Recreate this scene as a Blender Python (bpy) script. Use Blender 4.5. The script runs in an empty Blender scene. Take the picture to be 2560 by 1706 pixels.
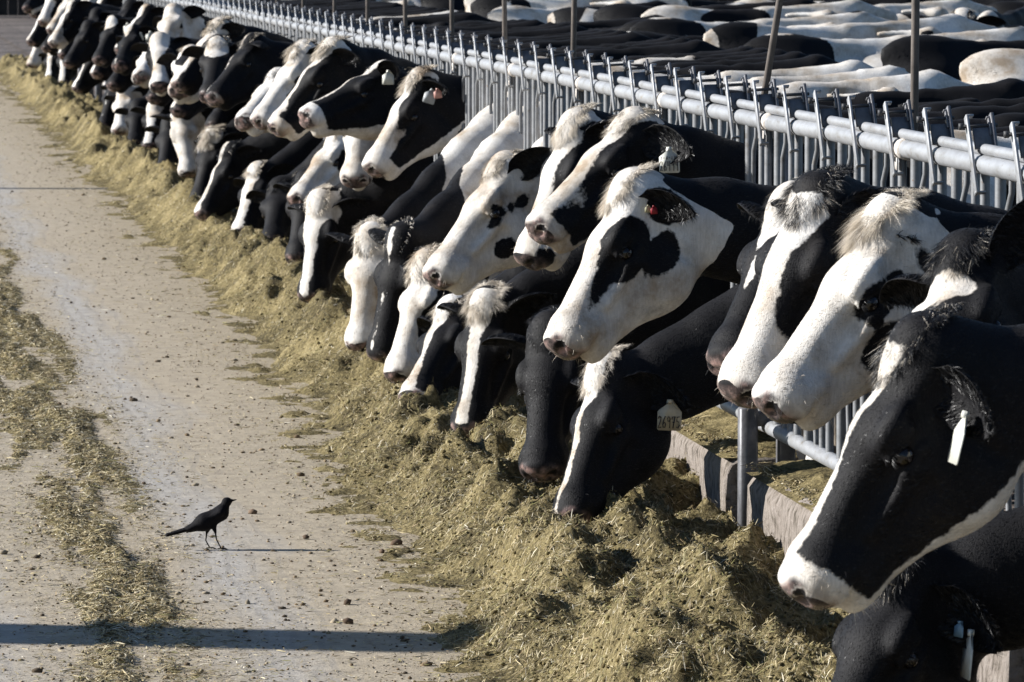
import bpy, math, os
import numpy as np
from mathutils import Vector
RNG = np.random.default_rng(7)
scene = bpy.context.scene
COL = scene.collection

# ------------------------------------------------------------------ camera
CAM_H = 2.13
YAW, PITCH, F_PX = math.radians(6.72), math.radians(4.095), 14222.0
cam_data = bpy.data.cameras.new("camera")
cam_data.lens = 200.0
cam_data.sensor_width = 36.0
cam_data.clip_start = 0.5
cam_data.clip_end = 3000.0
cam_data.dof.use_dof = True
cam_data.dof.focus_distance = 17.0
cam_data.dof.aperture_fstop = 22.0
cam = bpy.data.objects.new("camera", cam_data)
COL.objects.link(cam)
cam.location = (0, 0, CAM_H)
cam.rotation_euler = (math.pi / 2 - PITCH, 0, -YAW)
scene.camera = cam
_f = np.array([math.sin(YAW) * math.cos(PITCH), math.cos(YAW) * math.cos(PITCH), -math.sin(PITCH)])
_r = np.array([math.cos(YAW), -math.sin(YAW), 0.0])
_u = np.cross(_r, _f)
CAM = np.array([0, 0, CAM_H])

# ------------------------------------------------------------------ light
SUN_EL = math.radians(25.0)
sd = np.array([-1.0, 0.22, 0.0]); sd /= np.linalg.norm(sd)
sun_vec = np.array([sd[0] * math.cos(SUN_EL), sd[1] * math.cos(SUN_EL), math.sin(SUN_EL)])
world = bpy.data.worlds.new("World")
scene.world = world
world.use_nodes = True
nt = world.node_tree
sky = nt.nodes.new("ShaderNodeTexSky")
sky.sky_type = 'NISHITA'
sky.sun_disc = False
sky.air_density = 1.0; sky.dust_density = 0.2; sky.ozone_density = 4.0
sky.sun_elevation = SUN_EL
sky.sun_rotation = math.atan2(sun_vec[0], sun_vec[1])
nt.links.new(sky.outputs[0], nt.nodes["Background"].inputs[0])
nt.nodes["Background"].inputs[1].default_value = 0.055
sl = bpy.data.lights.new("sun", 'SUN')
sl.energy = 4.8
sl.angle = math.radians(0.5)
sl.color = (1.0, 0.97, 0.92)
so = bpy.data.objects.new("sun", sl)
COL.objects.link(so)
so.rotation_euler = Vector(sun_vec).to_track_quat('Z', 'Y').to_euler()
scene.view_settings.view_transform = 'Standard'
scene.view_settings.look = 'None'
scene.view_settings.exposure = 1.05
scene.render.engine = 'CYCLES'
scene.cycles.max_bounces = 5
scene.cycles.diffuse_bounces = 3


def ray(px, py):
    d = _f * F_PX + _r * (px - 1280.0) + _u * (853.0 - py)
    return d / np.linalg.norm(d)


def on_x(px, py, X):
    d = ray(px, py)
    return CAM + d * (X / d[0])


def project(p):
    q = np.asarray(p, float) - CAM
    z = q @ _f
    return 1280 + F_PX * (q @ _r) / z, 853 - F_PX * (q @ _u) / z


def nrm(a):
    a = np.asarray(a, float)
    return a / np.maximum(np.linalg.norm(a, axis=-1, keepdims=True), 1e-9)


# ------------------------------------------------------------------ noise
def _hash(ix, iy, iz, seed):
    h = (ix.astype(np.int64) * 374761393 + iy.astype(np.int64) * 668265263 + iz.astype(np.int64) * 2147483647 + seed * 1274126177) & 0xFFFFFFFF
    h = ((h ^ (h >> 13)) * 1274126177) & 0xFFFFFFFF
    h = (h ^ (h >> 16)) & 0xFFFFFF
    return h.astype(np.float32) / 16777215.0


def vnoise(x, y, z=None, seed=0):
    x = np.asarray(x, np.float32); y = np.asarray(y, np.float32)
    z = np.zeros_like(x) if z is None else np.asarray(z, np.float32)
    ix, iy, iz = np.floor(x).astype(np.int64), np.floor(y).astype(np.int64), np.floor(z).astype(np.int64)
    fx, fy, fz = x - ix, y - iy, z - iz
    fx, fy, fz = fx * fx * (3 - 2 * fx), fy * fy * (3 - 2 * fy), fz * fz * (3 - 2 * fz)
    r = 0
    for a in (0, 1):
        for b in (0, 1):
            for c in (0, 1):
                w = (fx if a else 1 - fx) * (fy if b else 1 - fy) * (fz if c else 1 - fz)
                r = r + w * _hash(ix + a, iy + b, iz + c, seed)
    return r * 2 - 1


def fbm(x, y, z=None, seed=0, octv=4, gain=0.5):
    r, a, f = 0, 1.0, 1.0
    for i in range(octv):
        r = r + a * vnoise(x * f, y * f, None if z is None else z * f, seed + i * 17)
        a *= gain; f *= 2.03
    return r


def sstep(a, b, x):
    t = np.clip((x - a) / (b - a), 0, 1)
    return t * t * (3 - 2 * t)


# ------------------------------------------------------------------ mesh helpers
def new_mesh(name, verts, quads=None, tris=None, attrs=None, colors=None, smooth=True):
    """verts (N,3); quads (M,4); tris (K,3)."""
    me = bpy.data.meshes.new(name)
    verts = np.asarray(verts, np.float32)
    parts, counts = [], []
    if quads is not None and len(quads):
        quads = np.asarray(quads, np.int32); parts.append(quads.ravel()); counts.append(np.full(len(quads), 4, np.int32))
    if tris is not None and len(tris):
        tris = np.asarray(tris, np.int32); parts.append(tris.ravel()); counts.append(np.full(len(tris), 3, np.int32))
    loops = np.concatenate(parts); cnt = np.concatenate(counts)
    me.vertices.add(len(verts)); me.vertices.foreach_set("co", verts.ravel())
    me.loops.add(len(loops)); me.loops.foreach_set("vertex_index", loops)
    me.polygons.add(len(cnt))
    st = np.zeros(len(cnt), np.int32); st[1:] = np.cumsum(cnt)[:-1]
    me.polygons.foreach_set("loop_start", st)
    me.polygons.foreach_set("loop_total", cnt)
    if smooth:
        me.polygons.foreach_set("use_smooth", np.ones(len(cnt), bool))
    for k, v in (attrs or {}).items():
        a = me.attributes.new(k, 'FLOAT', 'POINT'); a.data.foreach_set("value", np.asarray(v, np.float32))
    if colors is not None:
        a = me.color_attributes.new("tint", 'FLOAT_COLOR', 'POINT')
        c = np.ones((len(verts), 4), np.float32); c[:, :3] = colors
        a.data.foreach_set("color", c.ravel())
    me.update(calc_edges=True)
    me.validate()
    return me


def add_obj(name, me, mat=None, parent=None, loc=None):
    o = bpy.data.objects.new(name, me)
    COL.objects.link(o)
    if mat is not None and me is not None and not me.materials:
        me.materials.append(mat)
    if parent is not None:
        o.parent = parent
    if loc is not None:
        o.location = loc
    return o


def tag(o, label, cat, group=None, kind=None):
    if label: o["label"] = label
    if cat: o["category"] = cat
    if group: o["group"] = group
    if kind: o["kind"] = kind
    return o


class MB:
    """collects simple shapes into one mesh"""
    def __init__(s): s.v, s.q, s.t, s.n = [], [], [], 0

    def add(s, v, q=None, t=None):
        v = np.asarray(v, float)
        if q is not None and len(q): s.q.append(np.asarray(q) + s.n)
        if t is not None and len(t): s.t.append(np.asarray(t) + s.n)
        s.v.append(v); s.n += len(v)

    def tube(s, pts, r, seg=10, caps=True):
        pts = np.asarray(pts, float); n = len(pts)
        rr = np.broadcast_to(np.asarray(r, float), (n,))
        tan = nrm(np.gradient(pts, axis=0))
        ref = np.array([0, 0, 1.0]) if abs(tan[0][2]) < 0.9 else np.array([1.0, 0, 0])
        a = nrm(np.cross(tan, ref)); b = np.cross(tan, a)
        th = np.arange(seg) / seg * 2 * math.pi
        v = pts[:, None] + rr[:, None, None] * (np.cos(th)[None, :, None] * a[:, None] + np.sin(th)[None, :, None] * b[:, None])
        v = v.reshape(-1, 3)
        i, j = np.meshgrid(np.arange(n - 1), np.arange(seg), indexing='ij')
        j2 = (j + 1) % seg
        q = np.stack([i * seg + j, i * seg + j2, (i + 1) * seg + j2, (i + 1) * seg + j], -1).reshape(-1, 4)
        t = []
        if caps:
            v = np.vstack([v, pts[0], pts[-1]]); c0, c1 = len(v) - 2, len(v) - 1
            for k in range(seg):
                t.append((c0, (k + 1) % seg, k)); t.append((c1, (n - 1) * seg + k, (n - 1) * seg + (k + 1) % seg))
        s.add(v, q, t)

    def box(s, c, size, ax=None, bev=0.0):
        c = np.asarray(c, float); h = np.asarray(size, float) / 2
        ax = np.eye(3) if ax is None else np.asarray(ax, float)
        if bev <= 0:
            v = np.array([[x, y, z] for x in (-1, 1) for y in (-1, 1) for z in (-1, 1)]) * h
            q = [(0, 1, 3, 2), (4, 6, 7, 5), (0, 4, 5, 1), (2, 3, 7, 6), (0, 2, 6, 4), (1, 5, 7, 3)]
            s.add(c + v @ ax, q); return
        bev = min(bev, h.min() * 0.9)
        # chamfered box: each corner becomes 3 verts
        v, idx = [], {}
        for x in (-1, 1):
            for y in (-1, 1):
                for z in (-1, 1):
                    for k in range(3):
                        p = np.array([x, y, z]) * (h - bev); p[k] = (x, y, z)[k] * h[k]
                        idx[(x, y, z, k)] = len(v); v.append(p)
        q, t = [], []
        for k in range(3):
            a, b = [(1, 2), (0, 2), (0, 1)][k]
            for sgn in (-1, 1):
                f = []
                for (sa, sb) in ((-1, -1), (1, -1), (1, 1), (-1, 1)):
                    c3 = [0, 0, 0]; c3[k] = sgn; c3[a] = sa; c3[b] = sb
                    f.append(idx[(*c3, k)])
                q.append(f)
        for k in range(3):  # edges along axis k
            a, b = [(1, 2), (0, 2), (0, 1)][k]
            for sa in (-1, 1):
                for sb in (-1, 1):
                    c0 = [0, 0, 0]; c0[a] = sa; c0[b] = sb
                    c1 = list(c0); c0[k] = -1; c1[k] = 1
                    q.append([idx[(*c0, a)], idx[(*c1, a)], idx[(*c1, b)], idx[(*c0, b)]])
        for x in (-1, 1):
            for y in (-1, 1):
                for z in (-1, 1):
                    t.append([idx[(x, y, z, k)] for k in range(3)])
        s.add(c + np.array(v) @ ax, q, t)

    def build(s, name, mat, parent=None, smooth=False, loc=None, fix=True):
        me = new_mesh(name, np.vstack(s.v), np.vstack(s.q) if s.q else None, np.vstack(s.t) if s.t else None, smooth=smooth)
        if fix:
            import bmesh
            bm = bmesh.new(); bm.from_mesh(me); bmesh.ops.recalc_face_normals(bm, faces=bm.faces); bm.to_mesh(me); bm.free()
        return add_obj(name, me, mat, parent, loc)


def surface_nets(F, xs, ys, zs):
    nx, ny, nz = F.shape
    s = F < 0
    cnt = np.zeros((nx - 1, ny - 1, nz - 1), np.uint8)
    for a in (0, 1):
        for b in (0, 1):
            for c in (0, 1):
                cnt += s[a:nx - 1 + a, b:ny - 1 + b, c:nz - 1 + c]
    act = (cnt > 0) & (cnt < 8)
    ci, cj, ck = np.nonzero(act)
    idx = np.full(act.shape, -1, np.int32); idx[ci, cj, ck] = np.arange(len(ci))
    P = np.zeros((len(ci), 3)); N = np.zeros(len(ci))
    cor = [(a, b, c) for a in (0, 1) for b in (0, 1) for c in (0, 1)]
    val = {k: F[ci + k[0], cj + k[1], ck + k[2]] for k in cor}
    for k in cor:
        for ax in range(3):
            if k[ax]: continue
            k2 = list(k); k2[ax] = 1; k2 = tuple(k2)
            a, b = val[k], val[k2]
            m = (a < 0) != (b < 0)
            t = np.where(m, a / np.where(m, a - b, 1), 0)
            for d in range(3):
                P[:, d] += np.where(m, k[d] + (t if d == ax else 0), 0)
            N += m
    P /= N[:, None]
    out = np.empty_like(P)
    for d, (arr, c) in enumerate(((xs, ci), (ys, cj), (zs, ck))):
        out[:, d] = arr[c] + P[:, d] * (arr[c + 1] - arr[c])
    quads = []
    for ax in range(3):
        sl0 = [slice(1, -1)] * 3; sl1 = [slice(1, -1)] * 3
        sl0[ax] = slice(0, -1); sl1[ax] = slice(1, None)
        A, B = s[tuple(sl0)], s[tuple(sl1)]
        e = np.argwhere(A != B)
        if not len(e): continue
        off = np.ones(3, int); off[ax] = 0
        g = e + off
        inside_first = s[g[:, 0], g[:, 1], g[:, 2]]
        b, c = (ax + 1) % 3, (ax + 2) % 3
        def cell(db, dc):
            h = g.copy(); h[:, b] += db; h[:, c] += dc
            return idx[h[:, 0], h[:, 1], h[:, 2]]
        q = np.stack([cell(-1, -1), cell(0, -1), cell(0, 0), cell(-1, 0)], 1)
        q[~inside_first] = q[~inside_first][:, ::-1]
        quads.append(q)
    q = np.vstack(quads)
    q = q[(q >= 0).all(1)]
    return out, q


def smin(a, b, k):
    h = np.maximum(k - np.abs(a - b), 0) / k
    return np.minimum(a, b) - h * h * k * 0.25


def d_ell(P, c, r, R=None):
    q = [P[i] - c[i] for i in range(3)]
    if R is not None:
        q = [sum(R[j][i] * q[i] for i in range(3)) for j in range(3)]
    k0 = np.sqrt(sum((q[i] / r[i]) ** 2 for i in range(3)))
    k1 = np.sqrt(sum((q[i] / (r[i] * r[i])) ** 2 for i in range(3))) + 1e-6
    return k0 * (k0 - 1) / k1


def d_cone(P, a, b, ra, rb, w=None, s=1.0):
    a = np.asarray(a, float); b = np.asarray(b, float)
    ba = b - a; L2 = max(ba @ ba, 1e-9)
    q = [P[i] - a[i] for i in range(3)]
    t = np.clip(sum(q[i] * ba[i] for i in range(3)) / L2, 0, 1)
    q = [q[i] - t * ba[i] for i in range(3)]
    if w is not None and s != 1.0:
        pl = sum(q[i] * w[i] for i in range(3))
        q = [q[i] + (1 / s - 1) * pl * w[i] for i in range(3)]
    d = np.sqrt(sum(x * x for x in q)) - (ra + (rb - ra) * t)
    return d * min(1.0, s) if s < 1 else d


# ------------------------------------------------------------------ materials
def mat(name):
    m = bpy.data.materials.new(name); m.use_nodes = True
    return m, m.node_tree, m.node_tree.nodes, m.node_tree.links, m.node_tree.nodes["Principled BSDF"]


def N(nodes, typ, **kw):
    n = nodes.new(typ)
    for k, v in kw.items(): setattr(n, k, v)
    return n


def ramp(nodes, stops, interp='LINEAR'):
    n = nodes.new("ShaderNodeValToRGB"); cr = n.color_ramp; cr.interpolation = interp
    while len(cr.elements) < len(stops): cr.elements.new(0.5)
    for e, (p, c) in zip(cr.elements, stops):
        e.position = p; e.color = (*c, 1) if len(c) == 3 else c
    return n


def noise(nodes, links, scale, detail=4, rough=0.55, vec=None, dist=0.0):
    n = nodes.new("ShaderNodeTexNoise")
    n.inputs["Scale"].default_value = scale; n.inputs["Detail"].default_value = detail
    n.inputs["Roughness"].default_value = rough; n.inputs["Distortion"].default_value = dist
    if vec is not None: links.new(vec, n.inputs["Vector"])
    return n


def mixc(nodes, links, fac, a, b):
    n = nodes.new("ShaderNodeMix"); n.data_type = 'RGBA'
    for sock, v in ((n.inputs[0], fac), (n.inputs[6], a), (n.inputs[7], b)):
        if hasattr(v, "is_linked"): links.new(v, sock)
        else: sock.default_value = v if isinstance(v, (int, float)) else (*v, 1)
    return n.outputs[2]


def math_(nodes, links, op, a, b=0.0, c=0.0):
    n = nodes.new("ShaderNodeMath"); n.operation = op
    for i, v in enumerate((a, b, c)):
        if hasattr(v, "is_linked"): links.new(v, n.inputs[i])
        else: n.inputs[i].default_value = v
    return n.outputs[0]


def bump(nodes, links, bsdf, h, strength, dist):
    b = nodes.new("ShaderNodeBump"); b.inputs["Strength"].default_value = strength
    b.inputs["Distance"].default_value = dist
    links.new(h, b.inputs["Height"]); links.new(b.outputs[0], bsdf.inputs["Normal"])
    return b


def hide_material(name, is_hair):
    m, t, n, l, b = mat(name)
    at = N(n, "ShaderNodeAttribute", attribute_name="patch")
    sk = N(n, "ShaderNodeAttribute", attribute_name="skin")
    tc = N(n, "ShaderNodeTexCoord")
    nz = noise(n, l, 55, 3, 0.6, tc.outputs["Object"])
    d = math_(n, l, 'MULTIPLY_ADD', nz.outputs[0], 0.022, -0.011)
    v = math_(n, l, 'ADD', at.outputs["Fac"], d)
    mr = N(n, "ShaderNodeMapRange"); mr.inputs["From Min"].default_value = -0.003; mr.inputs["From Max"].default_value = 0.003
    l.new(v, mr.inputs["Value"])
    big = noise(n, l, 5, 5, 0.6, tc.outputs["Object"])
    wr = ramp(n, [(0.32, (0.33, 0.26, 0.19)), (0.45, (0.53, 0.485, 0.43)), (0.63, (0.68, 0.655, 0.62))])
    l.new(big.outputs[0], wr.inputs[0])
    if is_hair:
        wr.color_ramp.elements[1].color = (.62, .55, .45, 1); wr.color_ramp.elements[2].color = (.68, .61, .52, 1)
    br = ramp(n, [(0.3, (0.0022, 0.0021, 0.0029)), (0.6, (0.0048, 0.0045, 0.0060)), (0.78, (0.016, 0.0135, 0.012))])
    l.new(big.outputs[0], br.inputs[0])
    # fine grime flecks
    c = mixc(n, l, mr.outputs[0], wr.outputs[0], br.outputs[0])
    # streaks of the lie of the hair and greyish roan flecks
    ms = N(n, "ShaderNodeMapping"); ms.inputs["Scale"].default_value = (150, 150, 26); l.new(tc.outputs["Object"], ms.inputs[0])
    st = noise(n, l, 1.0, 3, 0.6, ms.outputs[0])
    gr = noise(n, l, 9, 6, 0.75, tc.outputs["Object"])
    g1 = N(n, "ShaderNodeMapRange"); g1.inputs["From Min"].default_value = 0.52; g1.inputs["From Max"].default_value = 0.72; g1.inputs["To Min"].default_value = 1.0; g1.inputs["To Max"].default_value = 0.62
    l.new(gr.outputs[0], g1.inputs["Value"])
    s1 = math_(n, l, 'MULTIPLY_ADD', st.outputs[0], 0.55, 0.72)
    s1 = math_(n, l, 'MULTIPLY', s1, g1.outputs[0])
    vs = N(n, "ShaderNodeVectorMath", operation='SCALE'); l.new(c, vs.inputs[0]); l.new(s1, vs.inputs["Scale"])
    c = vs.outputs[0]
    nose_n = noise(n, l, 28, 3, 0.6, tc.outputs["Object"])
    nr = ramp(n, [(0.36, (0.035, 0.028, 0.028)), (0.5, (0.10, 0.075, 0.07)), (0.66, (0.30, 0.20, 0.18))])
    l.new(nose_n.outputs[0], nr.inputs[0])
    c = mixc(n, l, sk.outputs["Fac"], c, nr.outputs[0])
    if is_hair:
        sh = N(n, "ShaderNodeAttribute", attribute_name="shade")
        vm = N(n, "ShaderNodeVectorMath", operation='SCALE'); l.new(c, vm.inputs[0]); l.new(sh.outputs["Fac"], vm.inputs["Scale"])
        c = vm.outputs[0]
    l.new(c, b.inputs["Base Color"])
    b.inputs["Roughness"].default_value = 0.62
    b.inputs["Specular IOR Level"].default_value = 0.15
    if not is_hair:
        r = math_(n, l, 'MULTIPLY_ADD', sk.outputs["Fac"], -0.42, 0.64); l.new(r, b.inputs["Roughness"])
        b.inputs["Sheen Weight"].default_value = 0.015
        b.inputs["Sheen Roughness"].default_value = 0.5
        mp = N(n, "ShaderNodeMapping"); mp.inputs["Scale"].default_value = (260, 260, 60)
        l.new(tc.outputs["Object"], mp.inputs[0])
        h1 = noise(n, l, 1.0, 4, 0.65, mp.outputs[0])
        h2 = noise(n, l, 14, 4, 0.6, tc.outputs["Object"])
        hh = math_(n, l, 'MULTIPLY_ADD', h2.outputs[0], 0.7, h1.outputs[0])
        bump(n, l, b, hh, 0.5, 0.0035)
    else:
        b.inputs["Roughness"].default_value = 0.45
        b.inputs["Specular IOR Level"].default_value = 0.42
    return m


HIDE = hide_material("cow_hide", False)
HAIR = hide_material("cow_hair", True)


def simple(name, col, rough=0.5, metal=0.0, var=0.0, scale=8.0, bmp=0.0, coat=0.0, spec=0.5):
    m, t, n, l, b = mat(name)
    tc = N(n, "ShaderNodeTexCoord")
    nz = noise(n, l, scale, 5, 0.6, tc.outputs["Object"])
    lo = tuple(max(0, c * (1 - var)) for c in col); hi = tuple(min(1, c * (1 + var)) for c in col)
    rp = ramp(n, [(0.3, lo), (0.7, hi)]); l.new(nz.outputs[0], rp.inputs[0])
    l.new(rp.outputs[0], b.inputs["Base Color"])
    b.inputs["Roughness"].default_value = rough; b.inputs["Metallic"].default_value = metal
    b.inputs["Coat Weight"].default_value = coat; b.inputs["Specular IOR Level"].default_value = spec
    if bmp: bump(n, l, b, nz.outputs[0], bmp, 0.01)
    return m


EYE = simple("eye_dark", (0.006, 0.004, 0.004), 0.12, 0, 0.2, 30)
TAG_WHITE = simple("tag_white_plastic", (0.62, 0.62, 0.56), 0.4, 0, 0.12, 60)
TAG_YELLOW = simple("tag_yellow_plastic", (0.55, 0.40, 0.10), 0.4, 0, 0.15, 60)
TAG_PINK = simple("tag_pink_plastic", (0.50, 0.27, 0.23), 0.4, 0, 0.15, 60)
TAG_RED = simple("tag_red_plastic", (0.28, 0.02, 0.03), 0.4, 0, 0.15, 60)
TAG_BLUE = simple("tag_blue_plastic", (0.20, 0.32, 0.42), 0.4, 0, 0.15, 60)
INK = simple("tag_ink", (0.02, 0.02, 0.03), 0.6)


def galv_material():
    m, t, n, l, b = mat("galvanised_steel")
    tc = N(n, "ShaderNodeTexCoord")
    mp = N(n, "ShaderNodeMapping"); mp.inputs["Scale"].default_value = (14, 5, 14)
    l.new(tc.outputs["Object"], mp.inputs[0])
    a = noise(n, l, 1.6, 6, 0.65, mp.outputs[0])
    rp = ramp(n, [(0.26, (0.17, 0.15, 0.13)), (0.40, (0.27, 0.275, 0.285)), (0.60, (0.335, 0.345, 0.365)), (0.74, (0.26, 0.235, 0.20))])
    l.new(a.outputs[0], rp.inputs[0])
    f = noise(n, l, 60, 3, 0.6, tc.outputs["Object"])
    rp2 = ramp(n, [(0.68, (0, 0, 0)), (0.76, (1, 1, 1))]); l.new(f.outputs[0], rp2.inputs[0])
    c = mixc(n, l, rp2.outputs[0], rp.outputs[0], (0.16, 0.10, 0.06))
    l.new(c, b.inputs["Base Color"])
    b.inputs["Metallic"].default_value = 0.35; b.inputs["Roughness"].default_value = 0.5
    bump(n, l, b, f.outputs[0], 0.25, 0.002)
    return m


GALV = galv_material()
GALV_BAR = GALV.copy(); GALV_BAR.name = 'shaded_galvanised_bar'  # rail steel darkened, with the bars' shade put into its colour
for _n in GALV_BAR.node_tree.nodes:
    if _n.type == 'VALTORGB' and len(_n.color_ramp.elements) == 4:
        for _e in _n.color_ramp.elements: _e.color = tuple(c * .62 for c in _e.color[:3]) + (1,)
DARKSTEEL = simple("shaded_steel", (0.13, 0.13, 0.14), 0.5, 0.3, 0.35, 25, 0.2)  # galvanised posts and latch frames, their shade painted in as a dark tone
ROD = simple("weathered_rod", (0.13, 0.112, 0.10), 0.65, 0.2, 0.3, 18, 0.2)
RUBBER = simple("black_collar", (0.03, 0.03, 0.033), 0.6, 0, 0.3)
# ------------------------------------------------------------------ cow head field, in the head's own frame
# u: poll -> muzzle, v: towards the forehead, w: the side that faces the photographer
HU, HV, HW = np.arange(-0.16, 0.661, 0.006), np.arange(-0.42, 0.121, 0.006), np.arange(-0.204, 0.205, 0.006)


def head_field():
    P = [a.astype(np.float32) for a in np.meshgrid(HU, HV, HW, indexing='ij')]
    Z = (0, 0, 1.0)
    F = d_cone(P, (.02, -.070, 0), (.2, -.072, 0), .060, .062, Z, 1.42)
    def U(d, k):
        nonlocal F; F = smin(F, d, k)
    def S(d, k):
        nonlocal F; F = -smin(-F, d, k)
    U(d_ell(P, (.0, -.040, 0), (.058, .058, .066)), .04)
    U(d_ell(P, (.045, -.012, 0), (.060, .022, .048)), .03)
    U(d_cone(P, (.2, -.070, 0), (.46, -.078, 0), .056, .048, Z, 1.15), .05)     # nasal bridge
    U(d_ell(P, (.175, -.190, 0), (.160, .138, .084)), .05)                     # cheeks
    U(d_ell(P, (.170, -.262, 0), (.105, .068, .066)), .05)
    U(d_cone(P, (.20, -.250, 0), (.435, -.168, 0), .070, .044, Z, .85), .05)    # lower jaw
    U(d_cone(P, (.2, -.15, 0), (.45, -.118, 0), .098, .066, Z, .74), .05)
    U(d_ell(P, (.488, -.094, 0), (.070, .074, .083)), .030)                    # muzzle
    U(d_ell(P, (.528, -.080, 0), (.034, .058, .066)), .02)
    U(d_ell(P, (.463, -.178, 0), (.070, .036, .050)), .018)                    # chin
    U(d_ell(P, (.02, -.16, 0), (.10, .13, .078)), .06)
    for s in (-1, 1):
        U(d_ell(P, (.468, -.128, s * .050), (.062, .034, .032)), .02)
        U(d_ell(P, (.50, -.092, s * .052), (.045, .038, .028)), .02)
        U(d_ell(P, (.178, -.050, s * .090), (.052, .024, .026)), .024)          # brow
        U(d_cone(P, (.165, -.078, s * .100), (.245, -.080, s * .096), .014, .011), .014)
        U(d_cone(P, (.180, -.124, s * .094), (.25, -.116, s * .086), .011, .010), .014)
        U(d_cone(P, (.23, -.135, s * .080), (.37, -.128, s * .060), .022, .014), .022)   # facial crest
        U(d_ell(P, (.17, -.235, s * .056), (.105, .085, .032)), .03)
        S(d_ell(P, (.32, -.092, s * .085), (.075, .020, .020)), .03)
        S(d_cone(P, (.25, -.175, s * .098), (.39, -.160, s * .080), .016, .012), .035)
        S(d_ell(P, (.212, -.100, s * .114), (.028, .013, .018)), .012)
        S(d_ell(P, (.085, -.095, s * .125), (.05, .025, .03)), .03)
        S(d_cone(P, (.560, -.082, s * .032), (.550, -.062, s * .060), .016, .010), .008)   # nostril
        S(d_cone(P, (.548, -.060, s * .060), (.530, -.066, s * .076), .008, .004), .008)
        S(d_cone(P, (.562, -.142, s * .0), (.48, -.150, s * .080), .007, .007), .008)      # mouth
        S(d_cone(P, (.48, -.150, s * .080), (.395, -.160, s * .070), .007, .003), .010)
        S(d_cone(P, (.26, -.13, s * .112), (.30, -.20, s * .100), .008, .006), .02)
        S(d_cone(P, (.10, -.14, s * .100), (.12, -.26, s * .090), .012, .010), .03)
        for kk in range(3):
            S(d_cone(P, (.175 + kk * .012, -.136 - kk * .010, s * .105), (.235 + kk * .01, -.134 - kk * .012, s * .100), .002, .002), .006)
        
    S(d_cone(P, (.572, -.045, 0), (.568, -.12, 0), .006, .006), .012)
    return F.astype(np.float32)


HEADF = head_field()


def sample_head(q):
    """trilinear lookup of the head field; q (...,3) in head units"""
    g = []
    for i, ax in enumerate((HU, HV, HW)):
        g.append(np.clip((q[..., i] - ax[0]) / (ax[1] - ax[0]), 0, len(ax) - 1.001))
    out = 0
    i0 = [x.astype(np.int32) for x in g]; fr = [x - i for x, i in zip(g, i0)]
    for a in (0, 1):
        for b in (0, 1):
            for c in (0, 1):
                w = (fr[0] if a else 1 - fr[0]) * (fr[1] if b else 1 - fr[1]) * (fr[2] if c else 1 - fr[2])
                out = out + w * HEADF[i0[0] + a, i0[1] + b, i0[2] + c]
    # beyond the stored box keep growing
    ex = 0
    for i, ax in enumerate((HU, HV, HW)):
        ex = ex + np.maximum(ax[0] - q[..., i], 0) + np.maximum(q[..., i] - ax[-1], 0)
    return out + ex


def graded(lo, hi, flo, fhi, fine, coarse):
    """axis samples: fine between flo and fhi, growing to coarse outside"""
    flo, fhi = max(lo, flo), min(hi, fhi)
    mid = np.arange(flo, fhi + fine, fine)
    right, x, h = [], mid[-1], fine
    while x < hi:
        h = min(h * 1.25, coarse); x += h; right.append(x)
    left, x, h = [], mid[0], fine
    while x > lo:
        h = min(h * 1.25, coarse); x -= h; left.append(x)
    return np.array(left[::-1] + list(mid) + right)


def ribbons(roots, dirs, length, width, bend, segs=3, seed=0, curl=0.0):
    """tapering hair strands as flat ribbons. roots,dirs,bend (N,3)"""
    rg = np.random.default_rng(seed)
    n = len(roots)
    dirs = nrm(dirs)
    side = nrm(np.cross(dirs, rg.normal(size=(n, 3))))
    length = np.broadcast_to(length, (n,)); width = np.broadcast_to(width, (n,))
    ph = rg.uniform(0, 6.28, n); up2 = nrm(np.cross(dirs, side))
    vs = []
    for k in range(segs + 1):
        t = k / segs
        c = roots + dirs * (length * t)[:, None] + bend * (length * t * t)[:, None]
        if curl:
            c = c + (side * (np.sin(ph + t * 6) - np.sin(ph))[:, None] + up2 * (np.cos(ph + t * 5) - np.cos(ph))[:, None]) * (curl * length * t)[:, None]
        if k < segs:
            w = (width * (1 - t * 0.75))[:, None] * side
            vs += [c - w, c + w]
        else:
            vs.append(c)
    m = 2 * segs + 1
    V = np.stack(vs, 1).reshape(-1, 3)
    base = (np.arange(n) * m)[:, None]
    Q = np.concatenate([base + np.array([2 * k, 2 * k + 1, 2 * k + 3, 2 * k + 2]) for k in range(segs - 1)], 0) if segs > 1 else None
    T = base + np.array([2 * segs - 2, 2 * segs - 1, 2 * segs])
    return V, Q, T, m


def face_normals(V, Q):
    a = V[Q[:, 2]] - V[Q[:, 0]]; b = V[Q[:, 3]] - V[Q[:, 1]]
    n = np.cross(a, b); ar = np.linalg.norm(n, axis=1) / 2
    return nrm(n), ar


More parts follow.
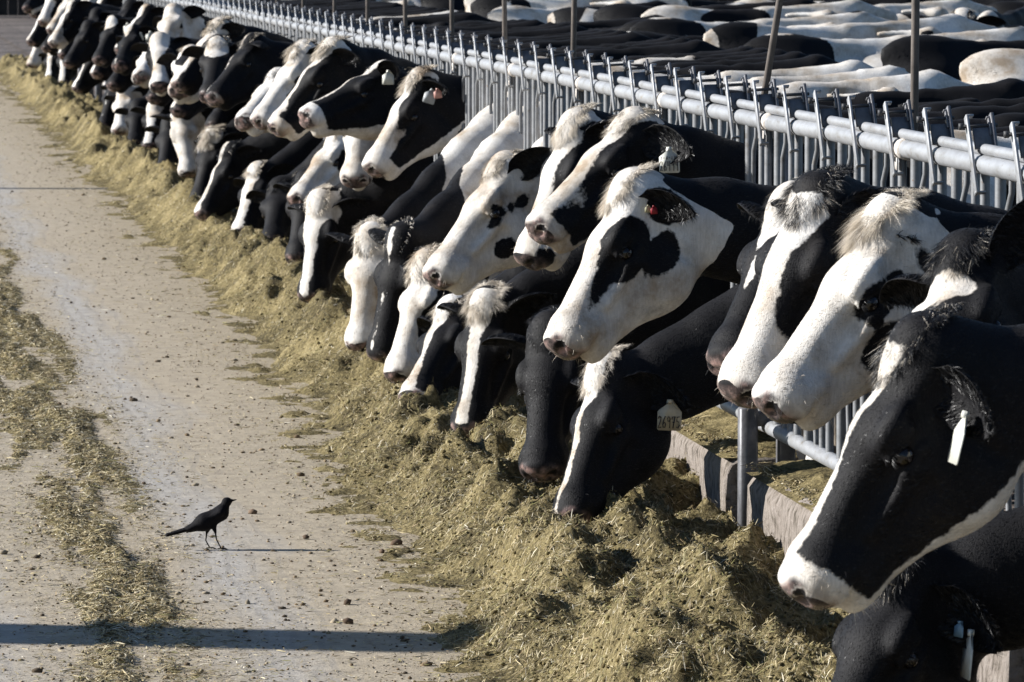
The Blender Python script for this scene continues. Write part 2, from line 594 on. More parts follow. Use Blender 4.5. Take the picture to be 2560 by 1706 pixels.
def ear_surface(base, axis, open_dir, L=0.2, W=0.062, nu=12, nv=9):
    """cupped leaf; open_dir is where the hollow looks"""
    e = nrm(axis); o = nrm(open_dir - (open_dir @ e) * e); s = np.cross(e, o)
    vs = []
    for shell in (0, 1):
        for i in range(nu):
            t = i / (nu - 1)
            wd = W * (math.sin(math.pi * min(1, (t * 0.88 + 0.12)) ** 0.9) ** 0.75 * 0.98 + 0.02)
            if t < 0.15: wd = max(wd * (0.5 + t * 3), 0.022)
            for j in range(nv):
                a = (j / (nv - 1) - 0.5) * 2
                cup = 0.95 - 0.35 * t
                ang = a * 1.25 * cup
                p = base + e * (L * t) + s * (wd * math.sin(ang) / max(math.sin(1.25 * cup), .3)) - o * (wd * 0.9 * (math.cos(ang) - 0.5)) - o * (shell * 0.007 * (1 - abs(a) * 0.8)) + o * 0.02 * t * t
                vs.append(p)
    V = np.array(vs); q = []
    def I(sh, i, j): return sh * nu * nv + i * nv + j
    for i in range(nu - 1):
        for j in range(nv - 1):
            q.append((I(0, i, j), I(0, i + 1, j), I(0, i + 1, j + 1), I(0, i, j + 1)))
            q.append((I(1, i, j), I(1, i, j + 1), I(1, i + 1, j + 1), I(1, i + 1, j)))
    for i in range(nu - 1):
        q.append((I(0, i, 0), I(1, i, 0), I(1, i + 1, 0), I(0, i + 1, 0)))
        q.append((I(0, i, nv - 1), I(0, i + 1, nv - 1), I(1, i + 1, nv - 1), I(1, i, nv - 1)))
    for j in range(nv - 1):
        q.append((I(0, nu - 1, j), I(1, nu - 1, j), I(1, nu - 1, j + 1), I(0, nu - 1, j + 1)))
    return V, np.array(q)


# strokes of handwritten digits in a unit box
DIG = {
    '2': [[(.05, .78), (.3, .98), (.6, .9), (.62, .7), (.4, .35), (.05, .02), (.75, .06)]],
    '6': [[(.6, .98), (.25, .65), (.08, .3), (.2, .04), (.55, .04), (.68, .3), (.5, .48), (.15, .36)]],
    '4': [[(.12, .95), (.08, .5), (.7, .55)], [(.6, .98), (.55, .0)]],
    '9': [[(.62, .8), (.35, .98), (.1, .8), (.18, .58), (.5, .55), (.64, .8), (.6, .0)]],
    '7': [[(.08, .72), (.1, .92), (.7, .98), (.3, .0)], [(.2, .48), (.65, .5)]],
    '5': [[(.7, .96), (.15, .92), (.12, .58), (.55, .55), (.68, .25), (.4, .02), (.05, .12)]],
    '1': [[(.4, .98), (.35, .0)]], '3': [[(.1, .95), (.6, .9), (.3, .55), (.65, .3), (.1, .02)]],
    '8': [[(.5, .55), (.15, .8), (.45, .98), (.6, .8), (.15, .3), (.4, .02), (.65, .25), (.5, .55)]], '-': [[(.2, .5), (.6, .5)]],
}


def make_tag(parent, at, hang, face, size=0.07, mt=None, text=None, small=None):
    """a plastic ear tag hanging from point at; hang: down direction; face: outward normal"""
    h = nrm(hang); f = nrm(face - (face @ h) * h); s = np.cross(h, f)
    W = size * 0.5
    prof = [(-.12, 0), (-.16, .22), (-.42, .42), (-.5, .5), (-.5, 1.22), (-.44, 1.28), (.44, 1.28), (.5, 1.22), (.5, .5), (.42, .42), (.16, .22), (.12, 0)]
    n = len(prof); v = []
    for z in (0.0011, -0.0011):
        for (x, y) in prof:
            v.append(at + s * (x * size) + h * (y * size) + f * (z + 0.006 * math.sin(y * 2) * 0.6))
    v = np.array(v)
    tri = []
    for k in range(1, n - 1):
        tri.append((0, k, k + 1)); tri.append((n, n + k + 1, n + k))
    q = [(k, (k + 1) % n, n + (k + 1) % n, n + k) for k in range(n)]
    mb = MB(); mb.add(v, q, tri)
    mb.tube([at + h * size * .08 + f * .007, at + h * size * .08 - f * .006], size * .09, 10)
    t = mb.build("ear_tag", mt or TAG_WHITE, parent)
    if text:
        mb = MB()
        def write(txt, y0, hgt, wid, x0):
            for i, ch in enumerate(txt):
                for st in DIG[ch]:
                    pts = []
                    for (a, b) in st:
                        x = x0 + (i + a) * wid; y = y0 + (1 - b) * hgt
                        z = 0.0016 + 0.006 * math.sin(y * 2) * 0.6
                        pts.append(at + s * (-x * size * TXT_SIGN) + h * (y * size) + f * z)
                    mb.tube(pts, size * 0.021, 6)
        write(text, .68, .5, .19, -.475)
        if small: write(small, .45, .17, .13, -.44)
        mb.build("lettering", INK, t)
    return t


TXT_SIGN = 1.0


def make_cow(name, loc, H, Uv, Vv, hs, fine, spec, seed, quality=1):
    """loc: ground point under the chest. H: poll point, Uv/Vv head axes (world, relative to loc). Body runs along +x."""
    rg = np.random.default_rng(seed)
    Wv = np.cross(Vv, Uv)
    R = np.stack([Uv, Vv, Wv])              # rows
    coarse = max(0.03, fine * 3)
    hc = H + (Uv * .22 - Vv * .12) * hs
    # axes
    ext = np.abs(R).T @ np.array([.36, .19, .16]) * hs
    tgt = hc + (Uv * .04 - Vv * .02) * hs
    lo = np.minimum([min(-.3, 0), -.45, 0.0], tgt - ext - .06); hi = np.maximum([1.95, .45, 1.62], tgt + ext + .06)
    lo[2] = -0.03
    xs = graded(lo[0], hi[0], tgt[0] - ext[0], tgt[0] + ext[0], fine, coarse)
    ys = graded(lo[1], hi[1], tgt[1] - ext[1], tgt[1] + ext[1], fine, coarse)
    zs = graded(lo[2], hi[2], tgt[2] - ext[2], tgt[2] + ext[2], fine, coarse)
    F = np.full((len(xs), len(ys), len(zs)), 0.4, np.float32)

    def sub(bmin, bmax, k):
        sl = []
        for ax, a, b in ((xs, bmin[0], bmax[0]), (ys, bmin[1], bmax[1]), (zs, bmin[2], bmax[2])):
            sl.append(slice(max(0, np.searchsorted(ax, a - k - .04) - 1), np.searchsorted(ax, b + k + .04) + 1))
        return tuple(sl)

    def put(fn, bmin, bmax, k):
        sl = sub(bmin, bmax, k)
        P = np.meshgrid(xs[sl[0]].astype(np.float32), ys[sl[1]].astype(np.float32), zs[sl[2]].astype(np.float32), indexing='ij', sparse=True)
        if F[sl].size == 0: return
        F[sl] = smin(F[sl], fn(P), k)

    def ell(c, r, k=.06):
        c = np.array(c); r = np.array(r)
        put(lambda P: d_ell(P, c, r), c - r, c + r, k)

    def sub_ell(c, r, k=.06):
        c = np.array(c); r = np.array(r)
        sl = sub(c - r, c + r, k)
        P = np.meshgrid(xs[sl[0]].astype(np.float32), ys[sl[1]].astype(np.float32), zs[sl[2]].astype(np.float32), indexing='ij', sparse=True)
        if F[sl].size: F[sl] = -smin(-F[sl], d_ell(P, c, r), k)

    def cone(a, b, ra, rb, k=.05, w=None, s=1.0):
        a = np.array(a, float); b = np.array(b, float); m = max(ra, rb) * max(1, s)
        put(lambda P: d_cone(P, a, b, ra, rb, w, s), np.minimum(a, b) - m, np.maximum(a, b) + m, k)
    bs = spec.get('body_scale', 1.0)
    ell((.32, 0, .98), (.34, .26, .43)); ell((.88, 0, .92), (.66, .34, .44)); ell((1.42, 0, 1.10), (.38, .26, .33))
    cone((.2, 0, 1.38), (.9, 0, 1.40), .045, .045, .09); cone((.9, 0, 1.40), (1.5, 0, 1.46), .045, .045, .09)
    ell((.24, 0, 1.37), (.2, .06, .10), .08)
    for s in (-1, 1):
        ell((1.28, s * .235, 1.375), (.10, .045, .055), .08); ell((1.72, s * .12, 1.31), (.07, .045, .055), .05)
        cone((.30, s * .16, .75), (.28, s * .17, .40), .11, .055); cone((.28, s * .17, .40), (.29, s * .17, .07), .055, .038)
        cone((.27, s * .17, .05), (.23, s * .17, .02), .055, .05, .03)
        cone((1.45, s * .19, .88), (1.36, s * .2, .62), .17, .10); cone((1.36, s * .2, .62), (1.58, s * .19, .46), .10, .05)
        cone((1.58, s * .19, .46), (1.53, s * .19, .07), .05, .04); cone((1.51, s * .19, .05), (1.47, s * .19, .02), .055, .05, .03)
    ell((.14, 0, .80), (.17, .13, .20), .10); cone((.0, 0, 1.0), (.2, 0, .80), .12, .14, .10); ell((1.22, 0, .56), (.2, .16, .14))
    cone((1.77, 0, 1.39), (1.85, 0, 1.0), .035, .025, .04); cone((1.85, 0, 1.0), (1.86, 0, .5), .025, .04, .03)
    for xx_ in np.arange(.35, 1.65, .13):
        ell((xx_, 0, 1.425 + .08 * max(0, xx_ - .85) + .008 * math.sin(xx_ * 40)), (.042, .022, .024), .025)
    for s in (-1, 1):
        cone((1.0, s * .13, 1.40), (1.26, s * .21, 1.40), .02, .035, .05)
        ell((1.28, s * .245, 1.395), (.05, .035, .045), .03)
        sub_ell((1.06, s * .30, 1.27), (.15, .07, .10), .09); sub_ell((1.50, s * .20, 1.43), (.13, .07, .06), .08); sub_ell((.50, s * .22, 1.36), (.12, .06, .10), .09)
        for kk in range(6):
            sub_ell((.62 + kk * .085, s * .345, 1.0), (.012, .03, .24), .035)
    cone((1.5, 0, 1.475), (1.76, 0, 1.40), .04, .03, .05)
    # neck
    nu_ = spec.get('neckup', 0.0); P0 = np.array([.36, 0, .99 + nu_]); P3 = H + (Uv * .045 - Vv * .155) * hs
    back = np.array([1.0, 0, 0.15])
    d = np.linalg.norm(P3 - P0)
    nk = nrm(-Uv * 0.22 + (P0 - P3) / d * 1.0 - Vv * 0.12)
    P1 = P0 - nrm(np.array([1, 0, -0.02 - nu_ * .8])) * d * .36; P2 = P3 + nk * d * .33
    pts = []
    ns = 7
    for i in range(ns + 1):
        t = i / ns; a = 1 - t
        pts.append(a ** 3 * P0 + 3 * a * a * t * P1 + 3 * a * t * t * P2 + t ** 3 * P3)
    for i in range(ns):
        t0, t1 = i / ns, (i + 1) / ns
        r0 = .28 * (1 - t0) ** 1.5 + .125 * hs * (1 - (1 - t0) ** 1.5); r1 = .28 * (1 - t1) ** 1.5 + .125 * hs * (1 - (1 - t1) ** 1.5)
        tn = nrm(pts[i + 1] - pts[i]); wv = np.cross(tn, np.array([0, 0, 1.0])); wl = np.linalg.norm(wv)
        wv = nrm(wv * 1.0 + Wv * (0.8 if t0 > .5 else 0.0) * (1 if wv @ Wv > 0 else -1)) if wl > .05 else nrm(Wv)
        cone(pts[i], pts[i + 1], r0, r1, .05, wv, .66)
    NP = np.array(pts)
    # head
    a0 = tgt - ext - .05; b0 = tgt + ext + .05
    sl = sub(a0, b0, .02)
    P = np.stack(np.meshgrid(xs[sl[0]], ys[sl[1]], zs[sl[2]], indexing='ij'), -1).astype(np.float32)
    q = ((P - H.astype(np.float32)) @ R.T.astype(np.float32)) / hs
    F[sl] = smin(F[sl], (sample_head(q) * hs).astype(np.float32), .035)
    V, Q = surface_nets(F, xs, ys, zs)
    # ---- ears
    ear_info = []
    nbody = len(V)
    Ve, Qe = [V], [Q]
    cnt = len(V)
    for s in (1, -1):
        ed = np.array(spec.get('ear', (-.45, -.38, .8)) if s > 0 else spec.get('ear2', (-.45, -.25, .9)), float) + rg.normal(size=3) * .08
        ax = nrm(Uv * ed[0] + Vv * ed[1] + Wv * (s * ed[2]))
        b = H + (Uv * .055 - Vv * .065 + Wv * (s * .082)) * hs
        eo = spec.get('ear_open', (.62, -.10, .62)) if s > 0 else (.65, -.2, .4)
        od = Uv * eo[0] + Vv * eo[1] + Wv * s * eo[2]
        ev, eq = ear_surface(b, ax, od, L=.205 * hs * spec.get('ear_size', 1.0), W=.060 * hs * spec.get('ear_size', 1.0))
        Ve.append(ev); Qe.append(eq + cnt); cnt += len(ev)
        ear_info.append((b, ax, nrm(od - (od @ ax) * ax), len(ev)))
    V = np.vstack(Ve); Q = np.vstack(Qe)
    V = V.astype(np.float32)
    # ---- pattern
    seedv = spec.get('seed', seed)

    def pattern(Vx, ear_mask=None):
        h = ((Vx - H) @ R.T) / hs
        u, v, w = h[:, 0], h[:, 1], h[:, 2]
        wob = fbm(h[:, 0] * 14, h[:, 1] * 14, h[:, 2] * 14, seedv, 2) * .010
        hb = np.full(len(Vx), .2 if spec.get('base', 'b') == 'b' else -.2)
        bl = spec.get('blaze')
        if bl:
            wid = np.interp(u, [-.05, .06, .18, .33, .5], bl)
            band = np.abs(w - spec.get('blaze_off', 0.0)) - wid
            lim = -.105 - v if not spec.get('deep') else -.2 - v
            hb = np.minimum(hb, np.maximum(band, lim) + wob)
        if spec.get('muzzle') is not None:
            mz = (spec['muzzle'] - u) + .35 * (v + .1) * 0
            hb = np.minimum(hb, mz + wob)
        if spec.get('jaw') is not None:     # white underjaw below a line
            hb = np.minimum(hb, (v - (spec['jaw'] + .35 * (u - .25))) + wob)
        if spec.get('poll_white'):
            hb = np.minimum(hb, np.sqrt((u - .01) ** 2 + (v + .0) ** 2 + (w * .8) ** 2) - spec['poll_white'] + wob)
        for (cu, cv, cw, ru, rv, sg) in spec.get('spots', []):
            dd = (np.sqrt(((u - cu) / ru) ** 2 + ((v - cv) / rv) ** 2 + ((w - cw) / .09) ** 2) - 1) * min(ru, rv)
            dd = dd + wob
            hb = np.maximum(hb, -dd) if sg > 0 else np.minimum(hb, dd)
        # neck and body
        nx, ny_, nz_ = Vx[:, 0], Vx[:, 1], Vx[:, 2]
        fb = fbm(nx * 1.5 + seedv, ny_ * 1.5, nz_ * 1.5 + 3, seedv + 5, 3) * spec.get('bvar', .16) + spec.get('body', .06)
        legs = (.45 - nz_) * .5
        fb = np.minimum(fb, .05 - legs)
        if 'neck' in spec:
            nk_ = spec['neck']       # >0 black, <0 white
            if isinstance(nk_, tuple):
                # (x split, colour nearer body): beyond the split the neck is that colour
                split, sgn = nk_
                dd = (nx - split) + fbm(nx * 5, ny_ * 5, nz_ * 5, seedv, 2) * .04
                hn = -dd if sgn < 0 else dd
            else:
                hn = np.full(len(Vx), .2 * nk_)
            tb = sstep(-.05, .25, nx)
            neck = hn * (1 - tb) + fb * tb
        else:
            neck = fb
        # distance behind the head
        th = sstep(.0, .05, u * .5 - v * .0 - .0 + (.02 - np.maximum(0, -v - .24)) + .0)
        wj = fbm(u * 9, v * 9, w * 9, seedv + 9, 3) * .05
        bx_ = np.sqrt(np.maximum(np.abs(u - .25) - .27, 0) ** 2 + np.maximum(np.abs(v + .14) - .19, 0) ** 2 + np.maximum(np.abs(w) - .13, 0) ** 2)
        dh = bx_ + wj * np.minimum(1, bx_ / .04)
        th = 1 - sstep(.01, .05, dh)
        out = np.where(th > .999, hb, hb * th + neck * (1 - th))
        return out, h
    pat, h = pattern(V)
    u, v, w = h[:, 0], h[:, 1], h[:, 2]
    skin = sstep(.512, .530, u) * sstep(-.147, -.132, v) * (1 - sstep(-.040, -.026, v)) * (1 - .6 * sstep(.055, .075, np.abs(w)))
    skin[nbody:] = 0
    nd = np.sqrt((u - .548) ** 2 + ((v + .066) * 1.2) ** 2 + ((np.abs(w) - .050) * .8) ** 2)
    inn = (nd < .021) & (np.arange(len(V)) < nbody)
    skin = np.where(inn, skin * (1 - sstep(.023, .015, nd)), skin)
    pat[inn] = np.maximum(pat[inn], (.019 - nd[inn]) * 1.2)
    # eyelids dark
    ec = np.sqrt(((u - .212) * .7) ** 2 + (v + .098) ** 2 + (np.abs(w) - .1) ** 2)
    pat[:nbody] = np.maximum(pat[:nbody], (.022 - ec[:nbody]) * 1.0)
    mouth = np.abs(v + .128 + (0.55 - u) * .10) + np.maximum(.42 - u, 0)
    pat[nbody:] = spec.get('ear_tone', .1)
    me = new_mesh(name, V, Q, attrs={'patch': pat, 'skin': skin})
    cow = add_obj(name, me, HIDE, loc=tuple(loc))
    # ---- eyes
    for s in (1, -1):
        c = H + (Uv * .212 - Vv * .098 + Wv * (s * .087)) * hs
        mb = MB()
        th = np.linspace(-math.pi / 2, math.pi / 2, 9)
        axis = nrm(Wv * s)
        mb.tube([c + axis * (math.sin(t) * .0225 * hs) for t in th], [max(math.cos(t) * .0225 * hs, 1e-4) for t in th], 14, caps=False)
        mb.build("eye", EYE, cow, smooth=True)
    if quality > 1:
        lash = []
        for s in (1, -1):
            tt_ = np.linspace(-1, 1, 26)
            rt = H + (Uv * (.212 + .002) + Uv * 0) * hs + (np.outer(tt_ * .020, Uv) + Vv * -.080 + np.outer(1 - tt_ ** 2, Vv) * .006 + Wv * (s * .104)) * hs
            dr = np.tile(Wv * s * .8 - Vv * .2, (26, 1)) + np.outer(tt_, Uv) * .5
            lash.append(ribbons(rt, dr, .018 * hs, .0006, np.tile(-Vv * .5, (26, 1)), 3, seed + 40))
        Vl = np.vstack([l_[0] for l_ in lash]); nl = len(lash[0][0])
        me5 = new_mesh("eyelash_hair", Vl, np.vstack([lash[0][1], lash[1][1] + nl]), np.vstack([lash[0][2], lash[1][2] + nl]), {'patch': np.full(len(Vl), .2), 'skin': np.zeros(len(Vl)), 'shade': np.full(len(Vl), .8)})
        add_obj("eyelash_hair", me5, HAIR, cow)
    if quality >= 1:
        # ---- poll tuft
        tu = spec.get('tuft', 1.0)
        n = int((6500 if quality > 1 else 1500) * max(tu, .3))
        th = rg.uniform(0, 2 * math.pi, n); rr = np.sqrt(rg.uniform(0, 1, n))
        a, b = rr * np.cos(th) * .092 - .002, rr * np.sin(th) * .068
        rt = np.stack([a, -.002 - np.where(a < .01, (a - .01) ** 2 * 7, (a - .01) ** 2 * 1.2) - b * b * 4, b], 1)
        lock = vnoise(a * 42, b * 42, seed=seed)[:, None] * np.array([.45, .35, 0]) + vnoise(a * 42 + 9, b * 42, seed=seed + 3)[:, None] * np.array([0, 0, .8])
        dr = np.stack([(a - .015) * 9 + .05, np.full(n, .48), b * 8], 1) + lock + rg.normal(size=(n, 3)) * .11
        bd = np.stack([.75 + a * 4, np.full(n, -.50), b * 4], 1) + lock * .8 + rg.normal(size=(n, 3)) * .15
        rt = H + (rt @ R) * hs; dr = dr @ R; bd = bd @ R
        L = rg.uniform(.020, .052, n) * (1 + .5 * max(0, tu - 1.15) / .35) * hs * (.5 + .5 * tu) * (1.15 - .65 * rr)
        Vt, Qt, Tt, m = ribbons(rt, dr, L, np.full(n, .0007 if quality > 1 else .0016), bd, 4, seed, .10)
        tone = spec.get('tuft_tone', .1 if spec.get('base', 'b') == 'b' and not spec.get('poll_white') and not bl_top(spec) else -.1)
        pt = np.repeat(np.where(rg.uniform(size=n) < spec.get('tuft_mix', .05), -tone, tone), m)
        if spec.get('tuft_split'):
            pt = np.repeat(np.where(np.abs(b) > .03, .1, -.1), m)
        me2 = new_mesh("poll_tuft", Vt, Qt, Tt, {'patch': pt, 'skin': np.zeros(len(Vt)), 'shade': np.repeat(rg.uniform(.80, 1.12, n), m)})
        add_obj("poll_tuft", me2, HAIR, cow)
        # ---- short coat
        fn, ar = face_normals(V, Q)
        cen = V[Q].mean(1)
        hh = ((cen - H) @ R.T) / hs
        near = (hh[:, 0] > -.7) & (hh[:, 0] < .515) & (cen[:, 0] < 1.9) & (cen[:, 2] > .12)
        isear = Q[:, 0] >= nbody
        dist = np.linalg.norm(cen - H, axis=1)
        wgt = ar * near * np.where(isear, 5.0, np.where(dist < .62, 1.0, np.where((fn[:, 2] > .2), spec.get('back_coat', .55), .2)))
        n = {2: 52000, 1: 9000}[quality]
        f = rg.choice(len(Q), n, p=wgt / wgt.sum())
        bw = rg.dirichlet((1, 1, 1, 1), n)
        rt = (V[Q[f]] * bw[:, :, None]).sum(1)
        pr = (pat[Q[f]] * bw).sum(1)
        nf = fn[f]
        grow = -Uv * .55 + np.array([.25, 0, -.35]) + rg.normal(size=(n, 3)) * .13
        grow = grow - (grow * nf).sum(1, keepdims=True) * nf
        ie = isear[f]
        lift = np.where(ie, .7, .15)[:, None]
        dr = nrm(grow) + nf * lift
        L = np.where(ie, rg.uniform(.014, .034, n), rg.uniform(.007, .014, n))
        # ridge of the neck and back is shaggier
        L = np.where((nf[:, 2] > .75) & (~ie) & (dist[f] > .25), L * 1.6, L)
        Vt, Qt, Tt, m = ribbons(rt.astype(float), dr, L, np.where(ie, .0009, .0006) if quality > 1 else .0014, -nf * .25 + np.array([0, 0, -.15]), 2, seed + 1)
        pt = np.repeat(pr, m)
        ex = rg.uniform(size=n) < .12                         # the cup of the ear has paler hairs
        me3 = new_mesh("coat", Vt, Qt, Tt, {'patch': pt, 'skin': np.zeros(len(Vt)), 'shade': np.repeat(rg.uniform(.82, 1.12, n), m)})
        add_obj("coat", me3, HAIR, cow)
        if quality > 1:   # whiskers on muzzle and chin
            n = 110
            sel = (h[:nbody, 0] > .44) & (h[:nbody, 1] < -.04) & (h[:nbody, 0] < .55)
            ids = rg.choice(np.nonzero(sel)[0], n)
            cc = H + (Uv * .47 - Vv * .1) * hs
            dr = nrm(V[ids] - cc) + rg.normal(size=(n, 3)) * .25
            Vt, Qt, Tt, m = ribbons(V[ids].astype(float), dr, rg.uniform(.008, .026, n), .0005, np.tile([0, 0, -.4], (n, 1)), 3, seed + 2)
            me4 = new_mesh("muzzle_hair", Vt, Qt, Tt, {'patch': np.repeat(pat[ids], m), 'skin': np.zeros(len(Vt)), 'shade': np.ones(len(Vt))})
            add_obj("muzzle_hair", me4, HAIR, cow)
    for tg in spec.get('tags', []):
        side = tg.get('side', 1); b, ax, od, _n = ear_info[0 if side > 0 else 1]
        at = b + ax * (tg.get('t', .11) * hs) + od * .005
        tv = (CAM - (np.asarray(loc) + at)); tv = nrm(tv)
        face = nrm(tv + np.array(tg.get('turn', (0, 0, 0)), float))
        make_tag(cow, at, np.array(tg.get('hang', (0, 0, -1.0)), float), face, tg.get('size', .07), tg.get('mat', TAG_WHITE), tg.get('text'), tg.get('small'))
    return cow


def bl_top(spec):
    b = spec.get('blaze')
    return bool(b and b[0] > .03)
# ------------------------------------------------------------------ ground, road, pen
def sheet(name, x0, x1, y0, y1, z, m, nx=2, ny=2):
    xs = np.linspace(x0, x1, nx); ys = np.linspace(y0, y1, ny)
    X, Y = np.meshgrid(xs, ys, indexing='ij')
    v = np.stack([X, Y, np.full_like(X, z)], -1).reshape(-1, 3)
    i, j = np.meshgrid(np.arange(nx - 1), np.arange(ny - 1), indexing='ij')
    q = np.stack([i * ny + j, (i + 1) * ny + j, (i + 1) * ny + j + 1, i * ny + j + 1], -1).reshape(-1, 4)
    return tag(add_obj(name, new_mesh(name, v, q), m), None, None, kind="structure")


def soil_material():
    m, t, n, l, b = mat("mud_soil")
    tc = N(n, "ShaderNodeTexCoord")
    a = noise(n, l, 0.55, 7, 0.62, tc.outputs["Object"]); c = noise(n, l, 6, 5, 0.6, tc.outputs["Object"])
    rp = ramp(n, [(0.34, (0.04, 0.03, 0.026)), (0.5, (0.10, 0.08, 0.07)), (0.66, (0.15, 0.125, 0.11))])
    s = math_(n, l, 'MULTIPLY_ADD', c.outputs[0], 0.4, a.outputs[0]); s = math_(n, l, 'SUBTRACT', s, 0.2)
    l.new(s, rp.inputs[0]); l.new(rp.outputs[0], b.inputs["Base Color"]); b.inputs["Roughness"].default_value = 0.95
    bump(n, l, b, s, 1.0, 0.25)
    return m


def road_material():
    m, t, n, l, b = mat("worn_concrete_road")
    tc = N(n, "ShaderNodeTexCoord"); sx = N(n, "ShaderNodeSeparateXYZ"); l.new(tc.outputs["Object"], sx.inputs[0])
    wv = noise(n, l, 0.35, 3, 0.5, tc.outputs["Object"])
    x = math_(n, l, 'MULTIPLY_ADD', wv.outputs[0], 0.5, sx.outputs[0]); x = math_(n, l, 'SUBTRACT', x, 0.25)
    # worn wheel bands where the dust is gone
    def band(c, w):
        d = math_(n, l, 'SUBTRACT', x, c); d = math_(n, l, 'ABSOLUTE', d); d = math_(n, l, 'DIVIDE', d, w)
        return math_(n, l, 'SUBTRACT', 1.0, d)
    b1 = math_(n, l, 'MAXIMUM', band(1.30, 0.30), band(0.35, 0.38)); b1 = math_(n, l, 'MAXIMUM', b1, 0.0)
    mp = N(n, "ShaderNodeMapping"); mp.inputs["Scale"].default_value = (2.4, 0.35, 1); l.new(tc.outputs["Object"], mp.inputs[0])
    pat = noise(n, l, 1.4, 7, 0.68, mp.outputs[0])
    k = math_(n, l, 'MULTIPLY_ADD', b1, 0.50, pat.outputs[0])
    kr = ramp(n, [(0.66, (0, 0, 0)), (1.02, (.8, .8, .8))]); l.new(k, kr.inputs[0])
    grit = noise(n, l, 9, 8, 0.7, tc.outputs["Object"])
    dust = ramp(n, [(0.3, (0.235, 0.198, 0.150)), (0.5, (0.332, 0.278, 0.202)), (0.7, (0.392, 0.334, 0.248))]); l.new(grit.outputs[0], dust.inputs[0])
    conc = ramp(n, [(0.3, (0.29, 0.273, 0.255)), (0.6, (0.37, 0.35, 0.325))]); l.new(grit.outputs[0], conc.inputs[0])
    c = mixc(n, l, kr.outputs[0], dust.outputs[0], conc.outputs[0])
    fl = noise(n, l, 70, 4, 0.7, tc.outputs["Object"]); fr = ramp(n, [(0.60, (0, 0, 0)), (0.66, (1, 1, 1))]); l.new(fl.outputs[0], fr.inputs[0])
    near = ramp(n, [(0.54, (0.0, 0.0, 0.0)), (0.70, (0.7, 0.7, 0.7))])
    # greener litter dust close to the feed
    xx = math_(n, l, 'MULTIPLY_ADD', x, 0.3333, 0.0); l.new(xx, near.inputs[0])
    f2 = math_(n, l, 'MULTIPLY', fr.outputs[0], 0.6)
    c = mixc(n, l, f2, c, (0.15, 0.11, 0.07))
    c = mixc(n, l, near.outputs[0], c, (0.27, 0.22, 0.145))
    # thin tyre lines pressed into the dust
    tl = None
    for cx in (1.235, 1.475, 1.385, 1.30, 0.30, 0.42):
        d = math_(n, l, 'SUBTRACT', x, cx); d = math_(n, l, 'ABSOLUTE', d)
        g = math_(n, l, 'LESS_THAN', d, 0.010)
        tl = g if tl is None else math_(n, l, 'MAXIMUM', tl, g)
    c = mixc(n, l, math_(n, l, 'MULTIPLY', tl, math_(n, l, 'MULTIPLY', pat.outputs[0], 0.7)), c, (0.24, 0.215, 0.185))
    l.new(c, b.inputs["Base Color"])
    rr = math_(n, l, 'MULTIPLY_ADD', kr.outputs[0], -0.10, 0.92); l.new(rr, b.inputs["Roughness"])
    hb = math_(n, l, 'MULTIPLY_ADD', tl, -0.5, grit.outputs[0])
    hb = math_(n, l, 'MULTIPLY_ADD', fl.outputs[0], 0.3, hb)
    bump(n, l, b, hb, 0.6, 0.02)
    return m


sheet("ground", -400, 400, -60, 1500, -0.03, soil_material())
sheet("road", -9.0, 3.30, -5, 92.5, 0.0, road_material())
sheet("pen_ground", 3.30, 60, -5, 140, 0.004, soil_material())


# ------------------------------------------------------------------ feed windrow
def feed_h(X, Y):
    X = np.asarray(X, float); Y = np.asarray(Y, float)
    Xe = np.interp(Y, [10, 16.5, 18, 20.6, 23, 26, 33, 38, 60, 93], [1.70, 1.80, 1.90, 1.96, 1.98, 2.15, 2.17, 2.17, 2.24, 2.38]) + .08 * vnoise(Y * .9, Y * 0 + 3, seed=4)
    hmax = .215 + .045 * vnoise(Y * .55, Y * 0, seed=9)
    rise = sstep(0, 1, (X - Xe + .07 * fbm(X * 3, Y * 2.2, seed=91, octv=3)) / .38)
    fall = 1 - .45 * sstep(2.50, 2.78, X + .05 * vnoise(Y * 1.3, Y * 0 + 8, seed=2))
    h = hmax * rise * fall
    lump = fbm(X * 3.2, Y * 1.5, seed=21, octv=3)
    rid = 1 - np.abs(fbm(X * 3.0 + 5, Y * 1.7, seed=33, octv=3))
    fine = fbm(X * 15, Y * 11, seed=41, octv=4, gain=.6)
    clump = np.maximum(0, fbm(X * 8, Y * 6, seed=47, octv=2)) ** 1.3
    h = h + rise * (.074 * lump + .140 * (rid - .64) + .023 * fine + .052 * clump)
    h = h + .10 * np.exp(-((Y - 20.6) / 1.1) ** 2) * sstep(2.2, 2.8, X)
    ap = sstep(-.38, -.02, X - Xe + .12 * fbm(X * 2, Y * 1.4, seed=55, octv=3)) * (1 - rise)
    h = h + ap * (.020 * np.maximum(0, fbm(X * 8, Y * 6, seed=51, octv=4) - .25) + .016 * ap ** 3 * np.clip(.25 + fbm(X * 11, Y * 7, seed=57, octv=3), 0, 1))
    # thin old windrow on the roadside
    cx = .92 + .05 * vnoise(Y * .6, Y * 0, seed=71) - .015 * np.maximum(Y - 24, 0) * 0
    wd = .17 + .05 * vnoise(Y * .45, Y * 0 + 2, seed=72) + .10 * np.exp(-((Y - 25) / 4.0) ** 2)
    w = np.exp(-((X - cx + .10 * np.exp(-((Y - 26) / 5.0) ** 2)) / wd) ** 2) * (1 - sstep(44, 58, Y))
    cl = fbm(X * 9, Y * 1.0, seed=81, octv=4)
    h = h + w * np.maximum(0, .006 + .012 * np.exp(-((Y - 29) / 7.0) ** 2) + .022 * cl + .010 * fine)
    return h


